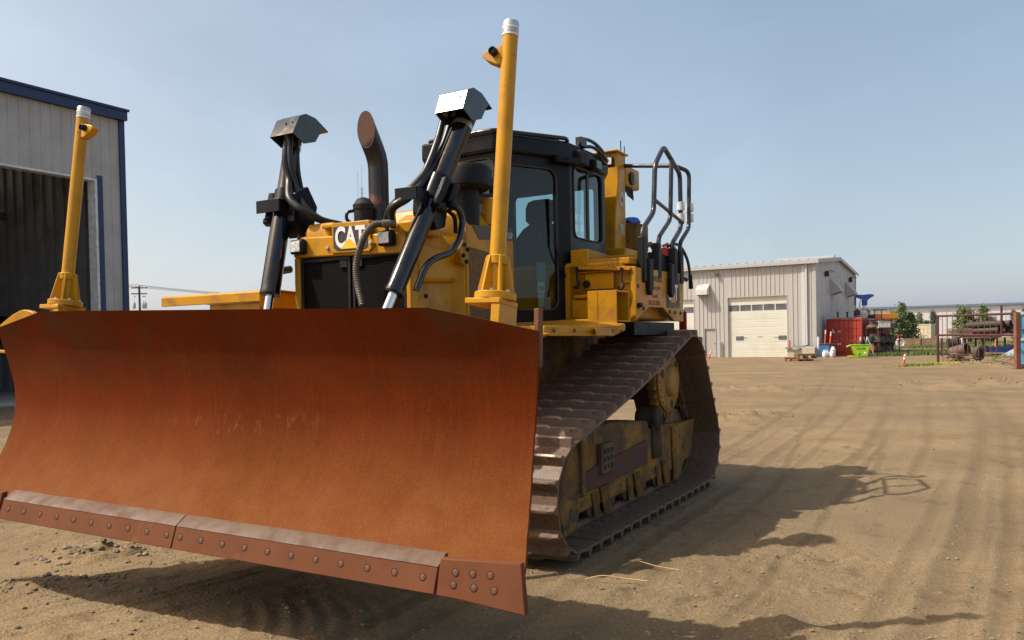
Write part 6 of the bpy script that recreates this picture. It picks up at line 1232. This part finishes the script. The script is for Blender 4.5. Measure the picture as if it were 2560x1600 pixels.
o = MB().lathe([(.16, 0), (.18, .03), (.18, .32), (.08, .40), (0, .40)], n=14).obj('fuel_can', red_p, loc=(39.05, 80.6, .93)); tag(o, 'small red fuel can sitting on top of the white hose coil', 'can')
random.seed(9)
for k in range(9):
    row = 0 if k < 4 else (1 if k < 7 else 2); q = k - (0, 4, 7)[row]; o = MB().bb((-1.9, -.14, 0), (1.5 - .1 * q, .14, .27)).obj('timber', M('timber_%d' % (k % 2), ((.42, .30, .17), (.34, .24, .14))[k % 2], .85, c2=(.26, .18, .11), scale=3), loc=(43.9 + .1 * row, 86 + .32 * q + .15 * row, .02 + .285 * row)); o.rotation_euler = (0, 0, R(-6 + random.uniform(-2, 2)))
    tag(o, '%s timber in the %s layer of the pile in front of the cream container' % (('nearest', 'second', 'third', 'farthest')[q], ('bottom', 'middle', 'top')[row]), 'timber', 'timbers in the far pile')
o = MB().cyl((0, 0, 0), (0, 0, .85), .11, n=12).obj('short_post', M('post_rust2', (.14, .06, .045), .8), loc=(40.9, 80, 0)); tag(o, 'short rusty post standing before the timber pile', 'post')
# ---- trees -------------------------------------------------------------
leaf_ms = [M('leaf_%d' % k, c, .7, c2=c2, scale=1.2, lo=.35, hi=.65) for k, (c, c2) in enumerate((((.115, .175, .06), (.16, .22, .085)), ((.095, .14, .06), (.135, .185, .075)), ((.17, .215, .11), (.20, .24, .13)), ((.10, .115, .095), (.12, .135, .11))))]
bark = M('bark', (.16, .13, .10), .9, c2=(.10, .08, .06), scale=6)
def crown_mesh(h, w, seed, kind, nleaf):
    r_ = np.random.default_rng(seed); vs = []; fs = []
    ncl = 70 if kind != 'spruce' else 60
    cl = []
    for i in range(ncl):
        t = r_.random() ** .8
        if kind == 'spruce': rad = w * (1 - t) * .9 + .04; zz = h * (.08 + .92 * t)
        else: rad = w * (math.sin(math.pi * min(1, .22 + .78 * t)) ** .7) * (1.05 - .45 * t); zz = h * (.10 + .9 * t)
        a = r_.random() * 6.283; q = rad * r_.random() ** .45 * r_.uniform(.75, 1.2); cl.append((q * math.cos(a), q * math.sin(a), zz, .10 * w + .16 * w * r_.random()))
    per = nleaf // ncl
    for (cx, cy, cz, s) in cl:
        for j in range(per):
            p = np.array([cx, cy, cz]) + r_.normal(0, 1, 3) * s * np.array([1, 1, .8]); L = r_.uniform(.05, .11) * (1. if kind != 'spruce' else .8)
            u = r_.normal(0, 1, 3); u /= np.linalg.norm(u); v = np.cross(u, r_.normal(0, 1, 3)); v /= np.linalg.norm(v); o = len(vs)
            vs += [tuple(p - u * L), tuple(p + v * L * .55), tuple(p + u * L), tuple(p - v * L * .55)]; fs.append((o, o + 1, o + 2, o + 3))
    m = MB(); m.v = vs; m.f = fs; return m
def trunk_mesh(h, w, seed):
    r_ = random.Random(seed); m = MB(); m.tube([(0, 0, -.1), (.03, 0, h * .4), (0, .04, h * .97)], .05, 8, [.09, .06, .012])
    for k in range(9):
        z = h * (.15 + .08 * k); a = r_.random() * 6.28; q = w * .65 * (1 - .07 * k); m.tube([(0, 0, z), (q * .5 * math.cos(a), q * .5 * math.sin(a), z + .18 * h * .5), (q * math.cos(a), q * math.sin(a), z + .25 * h * .6)], .02, 6, [.03, .02, .006])
    return m
protos = {}
def tree(x, y, h, w, kind, mi, label, seed):
    key = (kind, mi, seed % 3); t = thing('spruce_tree' if kind == 'spruce' else ('bush' if kind == 'bush' else 'poplar_tree'), label, 'tree' if kind != 'bush' else 'bush', (x, y, 0), seed * 1.3, 'trees beyond the yard')
    if key not in protos: protos[key] = (crown_mesh(1., .30 if kind != 'bush' else .5, seed, kind, 3600), trunk_mesh(1., .3, seed))
    c, tr = protos[key]; s = MB(); s.v = [(p[0] * w / .30 * (1 if kind != 'bush' else .6), p[1] * w / .30 * (1 if kind != 'bush' else .6), p[2] * h) for p in c.v]; s.f = c.f
    # leaves keep their size when the crown is stretched: rebuild each quad round its centre
    out = []
    for i in range(0, len(c.v), 4):
        a = np.array(c.v[i:i + 4]); b = np.array(s.v[i:i + 4]); out += [tuple(q) for q in (b.mean(0) + (a - a.mean(0)) * 1.55)]
    s.v = out; s.obj('crown', leaf_ms[mi], t, smooth=False)
    tm = MB(); tm.v = [(p[0] * w / .3, p[1] * w / .3, p[2] * h) for p in tr.v]; tm.f = tr.f; tm.obj('trunk', bark, t)
T_ = [(47.7, 100, 4.4, 1.25, 'poplar', 0, 'bushy green poplar just right of the storage rack'), (49.05, 100.5, 5.3, .95, 'poplar', 0, 'tallest slender green poplar of the group behind the red container'), (50.3, 101, 4.0, 1.1, 'poplar', 1, 'medium green poplar right of the tallest one, left of the cream container'), (46.6, 103, 3.6, 1.0, 'poplar', 1, 'lower darker poplar behind the end of the storage rack'),
      (58.6, 117, 4.1, .8, 'poplar', 2, 'pale thin poplar above the left edge of the cream container'), (60.2, 118, 4.4, .7, 'poplar', 2, 'pale thin poplar rising behind the middle of the cream container'), (61.5, 118.5, 3.2, .75, 'poplar', 1, 'short dark poplar behind the right half of the cream container'), (68.5, 130, 5.1, .95, 'spruce', 3, 'dark grey spruce standing alone right of the cream container'),
      (56.4, 100, 4.8, 1.05, 'poplar', 0, 'green poplar behind the gate, left of the tall pair'), (57.6, 100.6, 4.6, .9, 'poplar', 0, 'green poplar behind the gate, right one of the tall pair'), (59.0, 100, 4.75, 1.0, 'poplar', 0, 'green poplar behind the gate with a single pointed top'), (60.6, 102, 3.4, 1.1, 'poplar', 1, 'low dark poplar behind the pipe rolls at right'), (62.8, 105, 3.4, 1.2, 'poplar', 1, 'low bushy poplar farther right behind the pipe rolls'),
      (70.3, 112, 4.5, .7, 'spruce', 3, 'thin dark spruce top just left of the rusty gate post'), (72.6, 113, 4.8, .7, 'spruce', 3, 'thin dark spruce top at the right edge above the blue bin'), (39.9, 90, 4.4, .8, 'poplar', 2, 'pale bush-like treetop peeking out behind the blue winged bracket')]
for i, (x, y, h, w, k, mi, lb_) in enumerate(T_): tree(x, y, h * .93, w, k, mi, lb_, i + 1)
# ---- grass ---------------------------------------------------------------
def grass(name, label, spots, hgt, mat, seed, wd=.02):
    r_ = random.Random(seed); vs = []; fs = []; XY = np.array([(r_.gauss(s_[0], s_[2] * .5), r_.gauss(s_[1], s_[3] * .5)) for s_ in spots for k in range(s_[4])]); P3 = [(float(u), float(v), float(w_) - .02) for u, v, w_ in zip(XY[:, 0], XY[:, 1], ground_h(XY[:, 0], XY[:, 1]))]; q0 = 0
    for (cx, cy, rx, ry, n) in spots:
        for k in range(n):
            x, y, z = P3[q0]; q0 += 1; a = r_.random() * 6.28; h = hgt * r_.uniform(.4, 1.2); o = len(vs); w = wd * r_.uniform(.6, 1.4); dx, dy = math.cos(a) * w, math.sin(a) * w; lx, ly = r_.gauss(0, .35) * h, r_.gauss(0, .35) * h
            vs += [(x - dx, y - dy, z), (x + dx, y + dy, z), (x + lx, y + ly, z + h)]; fs.append((o, o + 1, o + 2))
    me_ = bpy.data.meshes.new(name); me_.from_pydata(vs, [], fs); me_.materials.append(mat); o = bpy.data.objects.new(name, me_); col.objects.link(o); tag(o, label, 'grass', kind='stuff')
gr1 = M('grass_green', (.075, .12, .028), .8, c2=(.14, .17, .05), scale=2); gr2 = M('grass_bright', (.14, .24, .02), .8, c2=(.20, .26, .03), scale=3)
grass('grass', 'green weeds and grass growing along the foot of the storage rack', [(25.3, 53.3, 1.4, .8, 1400), (27.3, 54.6, 2.0, 1.2, 1800), (29.5, 58, 2.5, 2.0, 1500), (32.5, 62, 3.0, 2.5, 1300)], .30, gr1, 1)
grass('grass', 'distant grass strip below the trees and timber pile', [(44, 90, 8, 3, 2500), (58, 96, 12, 5, 4500), (40, 78, 3, 2, 900), (48, 76, 6, 2, 1800), (30, 53.5, 2.5, .8, 900)], .28, gr1, 2, .05)
grass('grass', 'low bright green grass at the foot of the dark red gate post', [(18.6, 36.6, .9, .3, 900), (22.6, 36.2, 1.0, .5, 400)], .16, gr2, 3)
grass('flowers', 'yellow flowering weeds in a strip below the pipe gate', [(20.1, 37.1, 1.1, .35, 1800), (19.2, 36.7, .5, .2, 400)], .17, M('flower_yellow', (.62, .50, .015), .7, c2=(.30, .36, .02), scale=2.5, lo=.45, hi=.6), 4)
# ---- power pole, wires and lattice mast far away at left ------------------
pm = M('pole_wood', (.10, .085, .08), .85)
pp = thing('utility_pole', 'wooden utility pole with two crossarms and transformers far away left of the bulldozer', 'utility pole', (-44.5, 96, 0), .15)
MB().cyl((0, 0, 0), (0, 0, 8.95), .17, .12, 12).obj('pole', pm, pp)
for z in (8.62, 7.92): MB().bb((-.9, -.14, z), (.9, -.02, z + .13)).obj('crossarm', pm, pp)
for x in (-.55, .52, .72): MB().lathe([(.16, 0), (.18, .04), (.18, .62), (.13, .70), (.04, .72), (.04, .92), (0, .92)], (x, -.25, 6.2), n=14).obj('transformer', M('transformer_grey', (.42, .43, .45), .5), pp)
for x in (-.5, .45, .65): MB().lathe([(.06, 0), (.06, .16), (.03, .2), (0, .2)], (x, -.1, 7.55), n=8).obj('insulator', M('insulator', (.2, .2, .22), .4), pp)
for k, (dx, z) in enumerate(((-.8, 8.85), (0.0, 9.0), (.8, 8.80))):
    pts_ = []
    for i in range(25):
        u = i / 24; pts_.append((-44.5 + dx + 34 * u, 96 + 130 * u, z + 7 * u - 4 * 2.2 * u * (1 - u)))
    o = MB().tube(pts_, .03, 5).obj('power_line', M('wire_grey', (.35, .35, .38), .6)); tag(o, 'thin overhead power line running right from the utility pole, %s one' % ('nearest', 'middle', 'farthest')[k], 'power line', 'overhead wires at the pole')
    o = MB().tube([(-44.5 + dx - 40 * i / 12, 96 - 14 * i / 12, z + .1 + 1.3 * i / 12 - 4 * 1.0 * (i / 12) * (1 - i / 12)) for i in range(13)], .03, 5).obj('power_line', M('wire_grey', (.35, .35, .38))); tag(o, 'thin overhead power line hidden behind the open bay shop, %s one' % ('lower', 'middle', 'upper')[k], 'power line', 'overhead wires at the pole')
lm = thing('lattice_mast', 'thin grey lattice radio mast far away behind the exhaust stack', 'radio mast', (-45.75, 250, 0))
ms2 = MB()
for k in range(3): ms2.cyl((.55 * math.cos(2.09 * k), .55 * math.sin(2.09 * k), 0), (.30 * math.cos(2.09 * k), .30 * math.sin(2.09 * k), 50), .08, .06, 6)
for i in range(40):
    for k in range(3):
        q = .55 - .25 * i / 40; q2 = .55 - .25 * (i + 1) / 40; ms2.cyl((q * math.cos(2.09 * k), q * math.sin(2.09 * k), i * 1.25), (q2 * math.cos(2.09 * (k + 1)), q2 * math.sin(2.09 * (k + 1)), (i + 1) * 1.25), .035, n=4)
ms2.obj('lattice', M('mast_grey', (.28, .29, .33), .6), lm)
an2 = MB(); an2.cyl((0, 0, 50), (0, 0, 57), .05, n=6); an2.cyl((-1.2, 0, 44), (-1.2, 0, 55), .06, n=6); an2.cyl((-1.2, 0, 45), (0, 0, 45), .04, n=6); an2.cyl((-1.6, 0, 53), (-1.2, 0, 53), .05, n=6); an2.obj('whip_antenna', M('mast_grey', (.28, .29, .33)), lm)
